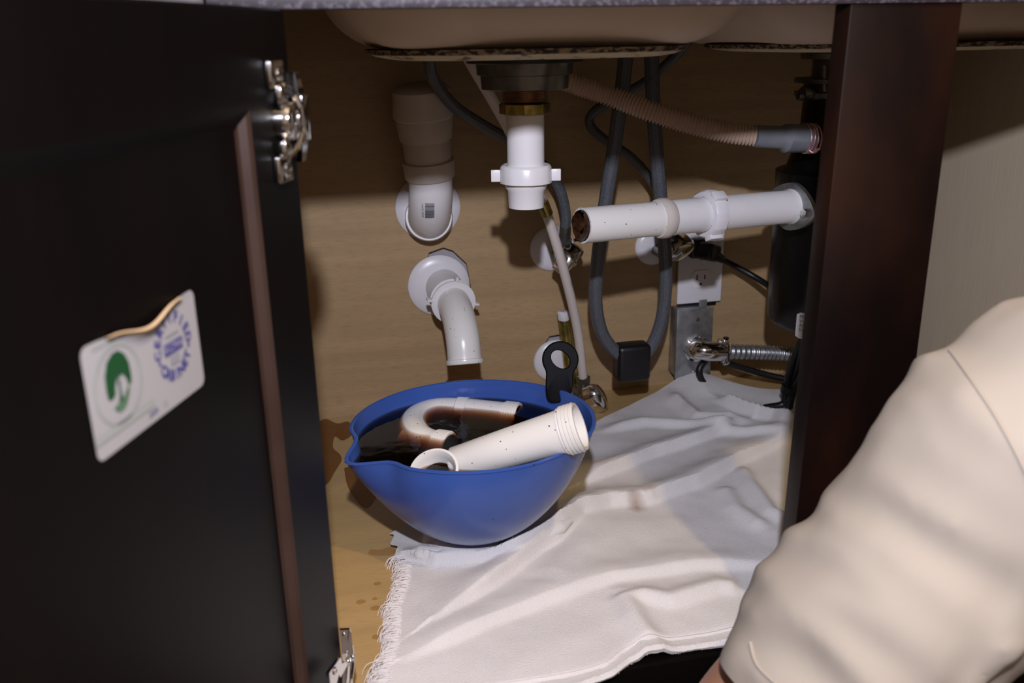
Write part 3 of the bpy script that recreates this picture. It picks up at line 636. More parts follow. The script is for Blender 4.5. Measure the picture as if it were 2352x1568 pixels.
hs2 = hose('supply_hose', pts((1590, 80, .45), (1545, 135, .48), (1480, 190, .53), (1400, 232, .57), (1360, 262, .59), (1357, 290, .592), (1390, 322, .585), (1450, 362, .575), (1500, 420, .572), (1524, 480, .575), (1532, 540, .585)), .0066, hosegrey, 'dark supply hose looping in an S behind the faucet hose to the middle valve')
obj('ferrule', tube(pts((1530, 520, .582), (1533, 550, .587)), .008, 18), steel, hs2)
# ------------------------------------------------------------ valves
def valve(esc, top, hc, nrm, long, er, label, hm=chrome, split=True):
    t = thing('shutoff_valve', PY(*esc, .635), label, 'valve', 'shut-off valves on the back panel')
    escut(PY(*esc, .6345), er, 'escutcheon', t)
    T = PY(*top, .588); H = PY(*hc); nrm = Vector(nrm).normalized(); e = PY(*esc, .646)
    ev = Vector((T.x, e.y, T.z-.025)) 
    body = join(tube([ev, Vector((ev.x, .575, ev.z))], .0085, 20), tube([Vector((T.x, .588, ev.z-.006)), T], .009, 20), lathe(T-Vector((0, 0, .004)), (0, 0, 1), [(0, .0105), (.009, .0105), (.010, .008)], 6), tube([Vector((ev.x, .588, ev.z)), H], .0068, 16))
    obj('valve_body', body, steel, t)
    hd = lathe(H+nrm*-.011, nrm, [(0, .004), (.001, .0125), (.005, .0165), (.018, .0180), (.023, .0160), (.025, .010), (.0255, .001)], 80, flute=lambda th, k: 1+(.08*cos(8*th) if k < .0125 else 0), ref=Vector(long), ell=1.35)
    obj('handle', join(hd, lathe(H+nrm*.014, nrm, [(0, .004), (.0022, .0035), (.0026, .001)], 12)), hm, t)
    return t
valve((1268, 570), (1297, 555), (1302, 592, .560), (.62, -.60, -.50), (.5, .3, .6), .0335, 'left shut-off valve with oval chrome handle behind the open drain pipe end')
valve((1500, 565), (1533, 548), (1555, 566, .560), (.30, -.75, -.45), (1, 0, .05), .0285, 'middle shut-off valve half hidden under the horizontal drain pipe')
valve((1275, 828), (1340, 872), (1364, 916, .556), (.72, -.50, .42), (.4, .2, -.85), .0335, 'lowest shut-off valve with fluted chrome handle behind the blue bowl')
bs_ = thing('brass_stub', PY(1296, 880, .605), 'brass stub pipe with a white cap standing behind the white tube', 'pipe')
obj('stub', tube(pts((1295, 735, .608), (1303, 800, .608), (1312, 880, .606)), .0082, 20), brass, bs_)
obj('stub', tube(pts((1308, 720, .615), (1318, 800, .612), (1326, 885, .606)), .005, 16), brass, bs_)
obj('cap', tube(pts((1293, 714, .608), (1293, 716, .608), (1295, 732, .608), (1295, 735, .608)), [.007, .0088, .0088, .0075], 20), white, bs_)
# ------------------------------------------------------------ outlet and steel box
P1, P2, P3 = PY(1552, 695, .628), PY(1655, 690, .628), PY(1665, 527, .628)
ocx, ocz = (P1.x+P2.x)/2, (P1.z+P3.z)/2+.001
ol = thing('outlet', (ocx, .635, ocz), 'white duplex outlet plate on the back panel, black plug in its upper socket', 'outlet')
obj('cover_plate', bevbox((ocx, .6265, ocz), (.072, .005, .115), .0022, seg=3), white, ol)
def oy(x, z, h): return Vector((ocx+x, .624-h, ocz+z))
for s in (-1, 1):
    rc = [(.0165*cos(2*pi*i/32), max(-.0135, min(.0135, .0165*sin(2*pi*i/32)))) for i in range(32)]
    fce = obj('socket', join(prism([(x, y+s*.0195) for x, y in rc], oy, .0, .0014)), pvc, ol)
    sl_ = [prism(rrect(.0022, .0085, .0004, 2, cx=-.0062, cy=s*.0195+.003), oy, .0013, .00155), prism(rrect(.0022, .0070, .0004, 2, cx=.0062, cy=s*.0195+.003), oy, .0013, .00155),
           prism([(.0022*cos(2*pi*i/12), s*.0195-.0078+.0022*sin(2*pi*i/12)) for i in range(12)], oy, .0013, .00155)]
    obj('slots', join(*sl_), black, fce, smooth=False)
obj('screw', lathe((ocx, .6243, ocz), (0, -1, 0), [(0, .003), (.0008, .0028), (.0012, .0012)], 14), white, ol)
obj('mounting_box', bb(ocx-.030, ocx+.030, .6285, .6348, ocz-.064, ocz+.05, .001), blackp, ol)
cd_ = thing('power_cord', PY(1625, 580, .605), 'black power cord plugged into the outlet and running to the disposal unit', 'cord')
pc = PY(1626, 578, .604)
obj('plug', join(bevbox(pc, (.030, .030, .026), .006, (Vector((.8, .5, -.3)).normalized(), Vector((-.5, .83, 0)).normalized(), Vector((.25, .15, .95)).normalized()), 3), tube(pts((1630, 580, .602), (1650, 590, .600), (1662, 598, .599)), [.010, .0075, .005], 16), bevbox(pc+Vector((-.012, .012, .004)), (.024, .016, .030), .004)), blackp, cd_)
obj('cable', tube(spl(pts((1655, 594, .60), (1690, 612, .595), (1735, 637, .58), (1775, 663, .55), (1805, 690, .50), (1850, 720, .45)), 10), .0046, 14), blackp, cd_)
q1, q2, q3 = PY(1556, 712, .602), PY(1640, 708, .602), PY(1550, 870, .602); bw = q2.x-q1.x; bx_ = (q1.x+q2.x)/2; bz_ = (q1.z+q3.z)/2
jb = thing('junction_box', (bx_, .635, bz_), 'galvanised steel junction box below the white outlet', 'box')
obj('box_body', bb(bx_-bw/2+.002, bx_+bw/2-.002, .606, .6348, q3.z+.002, q1.z-.002, .002), galv, jb)
obj('cover', bevbox((bx_, .6035, bz_), (bw, .004, q1.z-q3.z), .0016, seg=2), galv, jb)
obj('tab', bb(bx_+.006, bx_+.019, .6045, .606, q1.z, q1.z+.012, .0005), galv, jb)
obj('screw', join(lathe(PY(1602, 733, .6015), (0, -1, 0), [(0, .0032), (.001, .003), (.0016, .001)], 14)), steel, jb)
obj('screw', lathe(PY(1594, 856, .6015), (0, -1, 0), [(0, .0028), (.001, .0026), (.0016, .001)], 14), chrome, jb)
cn = thing('conduit', PY(1605, 803, .60), 'flexible metal conduit with elbow connector leaving the junction box to the right', 'conduit')
kp = spl(pts((1598, 800, .602), (1600, 801, .585), (1606, 803, .568), (1625, 806, .560), (1662, 807, .560)), 8)
obj('elbow_connector', join(tube(kp, [.0165]*6+[.0145]*(len(kp)-6), 28), lathe(PY(1598, 800, .6015), (0, -1, 0), [(0, .021), (.004, .021), (.005, .017)], 8), bevbox(PY(1662, 806, .560), (.012, .026, .034), .003)), chrome, cn)
for y_ in (782, 829): obj('clamp_screw', lathe(PY(1666, y_, .552), (0, -.5, .9 if y_ < 800 else -.9), [(-.004, .0035), (.002, .0045), (.005, .0048), (.006, .003)], 16), chrome, cn)
fc = spl(pts((1668, 807, .560), (1740, 809, .560), (1800, 812, .556), (1870, 818, .55), (1930, 826, .545)), 50)
obj('flex_tube', tube(fc, [.0105+.0012*cos(2*pi*i/8) for i in range(len(fc))], 20), galv, cn)
k1 = thing('black_cable', PY(1668, 930, .565), 'black cable hooking down behind the steel junction box onto the towel', 'cable')
obj('cable', tube(spl(pts((1620, 826, .585), (1606, 850, .58), (1615, 878, .578), (1642, 900, .575), (1672, 935, .57)), 10), .0052, 14), blackp, k1)
k2 = thing('black_cable', PY(1760, 858, .56), 'black cable drooping below the flexible conduit', 'cable')
obj('cable', tube(spl(pts((1655, 828, .578), (1700, 843, .575), (1760, 860, .57), (1815, 872, .56), (1880, 882, .55)), 10), .0050, 14), blackp, k2)
k3 = thing('cable_bundle', PY(1800, 930, .49), 'bundle of black cables dropping from the disposal unit onto the towel', 'cable')
for P_ in (((1850, 770, .43), (1838, 830, .45), (1822, 880, .47), (1803, 925, .485), (1755, 937, .49)), ((1845, 770, .44), (1822, 830, .46), (1808, 880, .475), (1806, 925, .483), (1838, 965, .47), (1860, 1000, .45)), ((1862, 770, .43), (1850, 840, .44), (1822, 900, .465), (1812, 935, .475))):
    obj('cable', tube(spl(pts(*P_), 10), .0055, 14), blackp, k3)
obj('cable_tie', tube(pts((1812, 900, .474), (1816, 885, .472)), .0125, 16), blackp, k3)
# ------------------------------------------------------------ blue bowl
BC = Vector((.147, .236, .024)); RB = .040; HB = .119
def rimR(th):
    d = (th-radians(198)+pi) % (2*pi)-pi
    return .1215+.0175*exp(-(d/.16)**2)-.005*exp(-((abs(d)-.33)/.13)**2)+.004*cos(2*th)+.006*cos(2*(th+radians(50)))
def rimH(th):
    d = (th-radians(198)+pi) % (2*pi)-pi; return -.005*exp(-(d/.22)**2)
def bp(th, t, off=0):
    R = rimR(th); base = .1235; k = sin(t*1.42)/sin(1.42); r = RB+(base-.002-RB)*k+(R-base+.002)*max(0, t)**4
    z = HB*(t**1.38)+rimH(th)*t**4; x = (r+off)*cos(th); y = (r+off)*sin(th)
    z += x*.045*t
    return BC+Vector((x, y, z))
def bowlmesh():
    S = 128; V = []; Fc = []; T = [i/22 for i in range(23)]; rows = []
    rows.append([bp(2*pi*k/S, 0)*1-Vector((0, 0, 0)) for k in range(S)])
    for t in T[1:]: rows.append([bp(2*pi*k/S, t) for k in range(S)])
    rows.append([bp(2*pi*k/S, 1, .0012)+Vector((0, 0, .0006)) for k in range(S)]); rows.append([bp(2*pi*k/S, 1, .0010)+Vector((0, 0, .0022)) for k in range(S)])
    rows.append([bp(2*pi*k/S, 1, -.0012)+Vector((0, 0, .0028)) for k in range(S)]); rows.append([bp(2*pi*k/S, 1, -.0030)+Vector((0, 0, .0018)) for k in range(S)])
    for t in reversed(T): rows.append([bp(2*pi*k/S, t, -.0034)+Vector((0, 0, .003*(1-t))) for k in range(S)])
    for r in rows: V += r
    for i in range(len(rows)-1):
        for k in range(S): Fc.append((i*S+k, i*S+(k+1) % S, (i+1)*S+(k+1) % S, (i+1)*S+k))
    Fc.append(tuple(reversed(range(S)))); Fc.append(tuple((len(rows)-1)*S+k for k in range(S))); return V, Fc
mb_ = thing('mixing_bowl', BC, 'blue mixing bowl with pour spout holding murky water, standing on the towel edge', 'bowl')
obj('bowl', bowlmesh(), bluep, mb_)
# black loop handle
hcx = PY(1287, 825, .296); hb = PY(1283, 905, .284); upd = (hcx-hb).normalized(); sd = Vector((.975, -.22, 0)); sd = (sd-upd*sd.dot(upd)).normalized(); nd = sd.cross(upd)
def hmesh():
    N = 72; out = []; inn = []; px_ = 1/2100*1.02
    for i in range(N):
        t = 2*pi*i/N; x, y = cos(t), sin(t)
        r = 42*px_
        if y < -.2:   # neck: follow straight sides
            k = (abs(y)-.2)/.8; xs = 31*px_; r2 = min(xs/max(abs(x), 1e-3), 100*px_/abs(y)); r = max(r, r2)
        out.append((r*x, r*y)); inn.append((20.5*px_*x-.003*y, 20.5*px_*y))
    out = [(sum(out[(i+j) % N][0]*w for j, w in ((-2, .1), (-1, .2), (0, .4), (1, .2), (2, .1))), sum(out[(i+j) % N][1]*w for j, w in ((-2, .1), (-1, .2), (0, .4), (1, .2), (2, .1)))) for i in range(N)]
    V = []; f = lambda p, h: hcx+sd*p[0]+upd*p[1]+nd*h
    lay = [(out, .92, -.004), (out, .985, -.0028), (out, 1, 0), (out, .985, .0028), (out, .92, .004)]
    for o_, s, h in lay: V += [f((p[0]*s, p[1]*s), h) for p in o_]
    for s, h in ((1.10, .004), (1.02, .0028), (1, 0), (1.02, -.0028), (1.10, -.004)): V += [f((p[0]*s, p[1]*s), h) for p in inn]
    Fc = []
    for j in range(10):
        for i in range(N): j2 = (j+1) % 10; Fc.append((j*N+i, j*N+(i+1) % N, j2*N+(i+1) % N, j2*N+i))
    return V, Fc
obj('handle', hmesh(), mat('matte_black_handle', (.0012, .0012, .0025), .6, spec=.15), mb_, label='black plastic loop handle')
# murky water: its own mass inside the bowl
ZW = .1270
def water_mesh():
    S = 96; rows = []; V = []; Fc = []
    for i in range(13):
        f = i/12; row = []
        for k in range(S):
            th = 2*pi*k/S; lo, hi = 0, 1
            for _ in range(22):
                m = (lo+hi)/2
                if bp(th, m).z < ZW: lo = m
                else: hi = m
            t = lo*f; p = bp(th, t, -.0036); p.z = min(p.z+.0035*(1-f)+.0002, ZW); row.append(p)
        if i == 12:
            for p in row: p.z = ZW
        rows.append(row)
    for r in rows: V += r
    for i in range(12):
        for k in range(S): Fc.append((i*S+k, i*S+(k+1) % S, (i+1)*S+(k+1) % S, (i+1)*S+k))
    Fc.append(tuple(reversed(range(S)))); Fc.append(tuple(12*S+k for k in range(S))); return V, Fc
tag(obj('murky_water', water_mesh(), murky, loc=BC), 'dark brown dirty water filling the blue bowl', 'water')
# P-trap bend lying in the water
zt = .1112
pt = thing('trap_bend', (.13, .33, zt), 'curved white trap bend half sunk in the murky water, threaded ends', 'pipe')
tq = spl([PZ(1160, 962, zt+.001), PZ(1115, 957, zt+.001), PZ(1060, 952, zt+.001), PZ(1005, 952, zt), PZ(965, 965, zt), PZ(950, 988, zt), PZ(962, 1013, zt), PZ(990, 1027, zt-.002), PZ(1003, 1030, zt-.002)], 8)
obj('bend', tube(tq, .0190, 32, cap=False), pvcs, pt)
def threaded(P0, d, n, r, m, par, pitch=.0030, R=None, deep=.04):
    pr = [(-.002, r)]
    for i in range(n): pr += [(i*pitch, r-.0002), (i*pitch+pitch*.25, r+.0014), (i*pitch+pitch*.75, r+.0014), (i*pitch+pitch, r-.0002)]
    e = n*pitch+.0012; pr += [(e, r+.0004), (e+.0004, r-.001), (e-.0002, r-.0026), (-deep, r-.0028)]
    return obj('threaded_end', lathe(P0, d, pr, 48, cap=False), m, par)
threaded(tq[0]+(tq[2]-tq[0])*.0, (tq[0]-tq[3]), 5, .0195, pvcs, pt)
threaded(tq[-1], (tq[-1]-tq[-4]), 5, .0195, pvcs, pt)
cj = tq[17]; cdn = (tq[18]-tq[16]).normalized()
obj('joint_ring', lathe(cj, cdn, [(-.012, .0192), (-.011, .0205), (0, .0207), (.001, .0195)], 40, cap=False), pvcs, pt)
# tailpiece tee leaning on the rim
t0 = PZ(1298, 989, .165); t1 = PY(1046, 1064, .184); dx = (t1-t0).normalized(); Lt = (t1-t0).length
te = thing('waste_tee', t1, 'straight white waste fitting with threaded mouth leaning on the right rim of the bowl', 'pipe')
obj('barrel', lathe(t0, dx, [(0, .0218), (.002, .0215), (Lt*.5, .0192), (Lt, .0165), (Lt+.003, .014)], 48), pvcs, te)
threaded(t0, -dx, 4, .0228, pvcs, te, .0036, deep=.03)
ta_ = Vector((-.30, -.50, .80)).normalized(); tc_ = PY(996, 1081, .160)-ta_*.0145
obj('branch', lathe(tc_, ta_, [(-.024, .016), (.002, .0175), (.007, .0200), (.010, .0232), (.013, .0245), (.0145, .0245), (.015, .0220), (.010, .0190), (-.022, .015)], 48, cap=False), pvcs, te, label='flared side mouth of the fitting')
obj('branch_lining', lathe(tc_, ta_, [(-.021, .001), (-.0205, .0148), (.000, .0170)], 36, cap=False), pvcin, te)
# ------------------------------------------------------------ towel
Z0 = .006
def F2(*l): return [(p.x, p.y) for p in (PZ(x, y, .012) for x, y in l)]
RID = [ # polyline, amplitude, width towards camera, width away
 (F2((915, 1262), (1000, 1284), (1100, 1286), (1190, 1272), (1280, 1232), (1330, 1185)), .0085, .0035, .016),
 (F2((1000, 1415), (1120, 1340), (1230, 1255), (1330, 1175), (1400, 1145), (1490, 1142), (1600, 1105), (1700, 1050), (1840, 985)), .010, .005, .030),
 (F2((930, 1500), (1080, 1435), (1250, 1368), (1400, 1318), (1600, 1292), (1800, 1285)), .006, .006, .030),
 (F2((1340, 1100), (1420, 1068), (1500, 1035), (1600, 1005), (1720, 960)), .009, .005, .025),
 (F2((1380, 985), (1480, 965), (1590, 975), (1700, 990), (1790, 1000)), .007, .007, .016),
 (F2((1540, 905), (1600, 955), (1700, 965)), .008, .010, .012),
 (F2((1650, 915), (1710, 940), (1780, 965), (1820, 990)), .012, .006, .014),
 (F2((1430, 1355), (1455, 1410), (1500, 1470)), .006, .012, .012),
 (F2((1440, 1355), (1540, 1375), (1650, 1340), (1700, 1345)), .006, .007, .016),
 (F2((1700, 1065), (1725, 1110), (1770, 1170), (1820, 1190)), .006, .010, .010),
 (F2((1660, 1110), (1690, 1160), (1760, 1210)), .005, .012, .012),
 (F2((1350, 1140), (1330, 1250), (1250, 1330)), .004, .02, .02),
]
def segd(P, poly):
    best = np.full(len(P), 9e9); sg = np.ones(len(P)); fade = np.ones(len(P)); m = len(poly)-1
    for i in range(m):
        a_ = np.array(poly[i]); b_ = np.array(poly[i+1]); ab = b_-a_; tt = np.clip(((P-a_)@ab)/(ab@ab), 0, 1); q = a_+tt[:, None]*ab; d = np.linalg.norm(P-q, axis=1)
        cr = ab[0]*(P[:, 1]-a_[1])-ab[1]*(P[:, 0]-a_[0]); up = d < best; best = np.where(up, d, best); sg = np.where(up, np.sign(cr), sg)
        u = (i+tt)/m; fade = np.where(up, np.clip(np.minimum(u, 1-u)*6+.25, 0, 1), fade)
    return best*sg, fade
YF = [(.00, -.004), (.10, -.004), (.16, -.008), (.19, -.006), (.22, .000), (.24, .014), (.255, .018), (.29, .018), (.33, .016), (.40, .02), (.56, .03)]
YB = [(.00, .22), (.05, .262), (.10, .31), (.20, .36), (.29, .440), (.33, .475), (.37, .505), (.41, .535), (.45, .560), (.50, .586), (.555, .614), (.60, .590), (.65, .555), (.70, .545), (.80, .545)]
LX = [(0, .018), (.15, .028), (.3, .040), (.5, .047), (.62, .060), (.75, .066), (.82, .060), (1, .058)]
def ip(t, X): return np.interp(X, [a[0] for a in t], [a[1] for a in t])
def tw_h(X, Y):
    P = np.stack([X, Y], 1); h = np.full(len(X), Z0)
    for poly, am, w1, w2 in RID:
        d, fd = segd(P, poly); w_ = np.where(d < 0, w1, w2); h += 1.5*am*fd*np.exp(-(d/w_)**2)
    pk = PY(1597, 874, .60); d2 = (X-pk.x)**2/.040**2+(Y-.60)**2/.045**2; h += .022*np.clip(1-np.abs(X-pk.x)/.12, 0, 1)**1.5*np.exp(-((Y-.60)/.05)**2)
    pk2 = PZ(1800, 975, .02); h += .012*np.exp(-((X-pk2.x)**2/.03**2+(Y-pk2.y)**2/.03**2))
    nz = np.array([noise.noise(Vector((x*14, y*22, .3)))*.0022+noise.noise(Vector((x*45, y*45, 1.3)))*.0007 for x, y in zip(X, Y)])
    h += nz+.001
    # pressed flat under the bowl
    d = np.sqrt((X-BC.x)**2+(Y-BC.y)**2); k = np.clip((d-.046)/.014, 0, 1); k = k*k*(3-2*k); h = np.where(d < .09, h*k+(BC.z-.0008)*(1-k) , h)
    return np.maximum(h, .0025)
def towel_mesh(nu=200, nv=200, yo=0, zo=0, vmax=1.0, th=.003, xo=0):
    us, vs2 = np.meshgrid(np.linspace(0, 1, nu+1), np.linspace(0, vmax, nv+1), indexing='ij'); us = us.ravel(); vs2 = vs2.ravel()
    lx = ip(LX, vs2)+.003*np.sin(vs2*60); X = lx+(.78-lx)*us-xo; Y = ip(YF, X)*(1-vs2)+ip(YB, X)*vs2-yo*(1-vs2)
    H = tw_h(X, Y)+zo; H -= .0035*np.exp(-(vs2/.012)**2)
    # front hem drops over the lip
    V = [Vector((x, y, h)) for x, y, h in zip(X, Y, H)]; V2 = [Vector((v.x, v.y, max(v.z-th, .0008))) for v in V]
    n = nv+1; N = len(V); Fc = []
    for i in range(nu):
        for j in range(nv): a_ = i*n+j; Fc.append((a_, a_+n, a_+n+1, a_+1)); Fc.append((N+a_+1, N+a_+n+1, N+a_+n, N+a_))
    for i in range(nu): a_ = i*n; Fc.append((a_, N+a_, N+a_+n, a_+n)); a_ = i*n+nv; Fc.append((a_+n, N+a_+n, N+a_, a_))
    for j in range(nv): a_ = j; Fc.append((a_+1, N+a_+1, N+a_, a_)); a_ = nu*n+j; Fc.append((a_, N+a_, N+a_+1, a_+1))
    return V, Fc
tw = thing('towel', (.30, .25, 0), 'large white frayed towel spread in folds over the cabinet bottom', 'towel')
obj('cloth', towel_mesh(), towelm, tw)
# lower layer peeking out at the front
V = []; Fc = []
for i in range(121):
    x = .02+.44*i/120; yf = float(ip(YF, x))-.010-.004*noise.noise(Vector((x*30, 0, 0)))-(.010 if x < .2 else .0)*(1-x/.2 if x < .2 else 0)
    hh = float(tw_h(np.array([x]), np.array([yf+.02]))[0])
    for j, (dy, dz) in enumerate(((0, -.007), (-.001, -.003), (.003, -.0005), (.010, -.002), (.03, -.0035), (.05, -.005))):
        V.append(Vector((x, yf+dy, max(.0012, min(hh, .012)+dz+.0008*noise.noise(Vector((x*160, j, 2)))))))
for i in range(120):
    for j in range(5): a_ = i*6+j; Fc.append((a_, a_+6, a_+7, a_+1))
obj('lower_layer', (V, Fc), towelm, tw)
fp = spl([PZ(x, y, z) for x, y, z in ((948, 1266, .012), (1000, 1272, .012), (1100, 1270, .012), (1190, 1254, .014), (1262, 1218, .018), (1312, 1190, .021))], 10)
rf = [.0098*min(1, .45+i/6)*min(1, (len(fp)-i)/9+.25) for i in range(len(fp))]
ft = tube(fp, rf, 20); ft = ([Vector((v.x, v.y, .010+(v.z-.010)*.85+.0008*noise.noise(v*90))) for v in ft[0]], ft[1])
obj('folded_edge', ft, towelm, tw)
# stitched hem line
hm_ = []
xs = np.linspace(.05, .50, 160); ys = ip(YF, xs)+.006; hh = tw_h(xs, ys)
hm_.append(tube([Vector((x, y, h+.0002)) for x, y, h in zip(xs, ys, hh)], .0006, 5))
obj('hem_stitch', join(*hm_), fringem, tw)
fr = []; random.seed(5)
for i in range(520):
    v = i/520*.80+random.uniform(-.002, .002); v = max(0, v); x = float(ip(LX, v)); 
    Yv = float(ip(YF, x))*(1-v)+float(ip(YB, x))*v; hz = float(tw_h(np.array([x+.004]), np.array([Yv]))[0])
    clump = .5+.8*abs(noise.noise(Vector((v*26, 0, 5)))); Lf = random.uniform(.006, .017)*clump*1.4; cur = random.uniform(-.004, .0015)-.003*noise.noise(Vector((v*18, 3, 0)))
    x0 = x+random.uniform(0, .005)
    P_ = [Vector((x0+.004, Yv, hz+.0006)), Vector((x0-Lf*.4, Yv+cur*.3, hz+.0022*random.random())), Vector((x0-Lf*.8, Yv+cur*.8-.001, max(.001, hz-.001+random.uniform(-.002, .002)))), Vector((x0-Lf, Yv+cur*1.3-.003, .0012))]
    fr.append(tube(spl(P_, 2), .00030, 3, cap=False))
    fr[-1] = fr[-1]
tag(obj('fringe', join(*fr), fringem, tw), kind='stuff')
pl = []; LE = [Vector(v) for v in V[0::6]]; LE2 = [Vector(v) for v in V[12-10::6]]
for i in range(1600):
    q = random.random()*119; k_ = int(q); a_ = LE[k_].lerp(LE[k_+1], q-k_).lerp(LE2[k_].lerp(LE2[k_+1], q-k_), random.random())+Vector((0, 0, .0003))
    d = Vector((random.uniform(-.5, .5), -1, random.uniform(-.2, .6))).normalized()*random.uniform(.0010, .0026)
    pl.append(([a_+Vector((.0002, 0, 0)), a_-Vector((.0002, 0, 0)), a_+d], [(0, 1, 2)]))
tag(obj('edge_pile', join(*pl), fringem, tw, smooth=False), kind='stuff')
# ------------------------------------------------------------ water drops, puddles, drip
def drop(c, rx, ry, h, name='water_droplet'):
    V = []; Fc = []; S = 24; prof = [(1, 0), (.97, .35), (.85, .68), (.6, .9), (.3, .98)]
    for k_, hz in prof:
        for i in range(S): t = 2*pi*i/S; V.append(Vector((c.x+rx*k_*cos(t), c.y+ry*k_*sin(t), c.z+h*hz)))
    for j in range(4):
        for i in range(S): Fc.append((j*S+i, j*S+(i+1) % S, (j+1)*S+(i+1) % S, (j+1)*S+i))
    Fc.append(tuple(4*S+i for i in range(S))); Fc.append(tuple(reversed(range(S)))); return obj(name, (V, Fc), dropm, loc=c)
for (x, y, r, lab) in ((867, 1340, 9, 'water droplet on the maple floor, the topmost of the loose drops'), (829, 1382, 11, 'oval water droplet on the maple floor, nearest the open door'), (861, 1375, 6, 'small water droplet just above the largest round drop'),
                       (891, 1381, 6, 'small faint water droplet closest to the towel fringe'), (863, 1396, 12, 'largest round water droplet in the middle of the cluster'), (867, 1462, 12, 'lone water droplet below the cluster, level with the lower hinge')):
    tag(drop(PZ(x, y, .0001), r*.00044, r*.00034, .0011), lab, 'droplet', 'water droplets on the cabinet floor')
def puddle(px, z, h, label, m, name='puddle'):
    P = [PZ(x, y, z) for x, y in px]; n = len(P); P = spl(P+[P[0]], 6)[:-1]; c = sum(P, Vector())/len(P); V = []; N = len(P)
    for k_, hz in ((1, 0), (.97, .7), (.85, 1)): V += [Vector((c.x+(p.x-c.x)*k_, c.y+(p.y-c.y)*k_, z+h*hz)) for p in P]
    Fc = [(j*N+i, j*N+(i+1) % N, (j+1)*N+(i+1) % N, (j+1)*N+i) for j in range(2) for i in range(N)]+[tuple(2*N+i for i in range(N)), tuple(reversed(range(N)))]
    return tag(obj(name, (V, Fc), m, loc=c), label, 'puddle')
puddle([(846, 1268), (852, 1262), (872, 1264), (895, 1257), (909, 1262), (903, 1272), (880, 1276), (850, 1274)], .0001, .0012, 'small elongated puddle beside the towel corner below the bowl', dropm)
puddle([(712, 985), (745, 962), (775, 972), (800, 968), (815, 990), (790, 1010), (770, 1000), (765, 1030), (785, 1052), (768, 1085), (752, 1110), (722, 1120)], .0001, .0006, 'dirty wet patch on the floor left of the bowl spout', wetm)
puddle([(790, 1075), (840, 1060), (880, 1095), (860, 1150), (835, 1165), (800, 1120)], .0001, .0006, 'darker wet patch on the floor under the bowl spout', wetm)
dp_ = thing('water_drip', PY(1397, 560, .31), 'thin thread of water dripping from the horizontal drain pipe', 'water')
obj('thread', tube(pts((1394, 556, .315), (1398, 600, .315), (1399, 640, .315), (1398, 662, .315)), [.0006, .0005, .0003, .0002], 6), dropm, dp_)
for y, r in ((680, .0016), (692, .0009), (707, .0009), (745, .0007), (865, .0007)): obj('drop', ball(PY(1398, y, .315), r, (1, 1, 1.15), 12, 8), dropm, dp_)
# ------------------------------------------------------------ person
def skinned(V, E, Rd, sub=2):
    me = bpy.data.meshes.new('s'); me.from_pydata([tuple(v) for v in V], E, []); o = bpy.data.objects.new('s', me); COL.objects.link(o)
    md = o.modifiers.new('k', 'SKIN'); md.use_smooth_shade = True
    for i, d in enumerate(me.skin_vertices[0].data): d.radius = (Rd[i], Rd[i]) if not isinstance(Rd[i], tuple) else Rd[i]; d.use_root = (i == 0)
    sb = o.modifiers.new('u', 'SUBSURF'); sb.levels = sub; sb.render_levels = sub
    e = bpy.data.meshes.new_from_object(o.evaluated_get(bpy.context.evaluated_depsgraph_get()))
    r = ([v.co.copy() for v in e.vertices], [tuple(p.vertices) for p in e.polygons]); bpy.data.objects.remove(o); return r
def remesh(mb, vox, smooth=4):
    me = bpy.data.meshes.new('r'); me.from_pydata([tuple(v) for v in mb[0]], [], mb[1]); o = bpy.data.objects.new('r', me); COL.objects.link(o)
    md = o.modifiers.new('v', 'REMESH'); md.mode = 'VOXEL'; md.voxel_size = vox
    s = o.modifiers.new('s', 'SMOOTH'); s.iterations = smooth; s.factor = .6
    e = bpy.data.meshes.new_from_object(o.evaluated_get(bpy.context.evaluated_depsgraph_get()))
    r = ([v.co.copy() for v in e.vertices], [tuple(p.vertices) for p in e.polygons], [v.normal.copy() for v in e.vertices]); bpy.data.objects.remove(o); return r
PEL, WAI, CHE, UPC, NEK = Vector((.60, -.57, .03)), Vector((.60, -.46, .10)), Vector((.61, -.30, .22)), Vector((.62, -.20, .31)), Vector((.645, -.145, .40))
LSH, LEL, LWR = Vector((.475, -.175, .285)), Vector((.292, -.105, .035)), Vector((.13, -.22, -.07))
RSH, REL, RWR = Vector((.79, -.19, .29)), Vector((.90, -.16, .05)), Vector((.74, -.27, -.03))
HED = Vector((.675, -.10, .515))
def hand(wr, el, palmn):
    d = (wr-el).normalized(); pn = Vector(palmn); pn = (pn-d*pn.dot(d)).normalized(); sd_ = d.cross(pn); out = []
    out.append(skinned([wr-d*.02, wr+d*.02, wr+d*.07], [(0, 1), (1, 2)], [(.020, .017), (.032, .014), (.036, .013)]))
    for k, (o_, l_) in enumerate(((-.030, .062), (-.010, .072), (.011, .068), (.030, .054))):
        b = wr+d*.070+sd_*o_; a_ = b-d*.03; dv = (d*1+sd_*o_*1.5).normalized(); c1 = b+dv*l_*.42-pn*.002; c2 = c1+(dv-pn*.28).normalized()*l_*.33; c3 = c2+(dv-pn*.55).normalized()*l_*.25
        out.append(skinned([a_, b, c1, c2, c3], [(0, 1), (1, 2), (2, 3), (3, 4)], [.009, .0095, .0085, .008, .006]))
    b = wr+d*.018-sd_*.024; out.append(skinned([wr+d*.01, b, b+(d*.6-sd_*.8).normalized()*.032, b+(d*.85-sd_*.5).normalized()*.062], [(0, 1), (1, 2), (2, 3)], [.013, .014, .011, .008]))
    return out
pers = thing('person', (.60, -.57, -.12), 'person in cream T-shirt seen from behind, left shoulder and sleeve in the lower right', 'person')
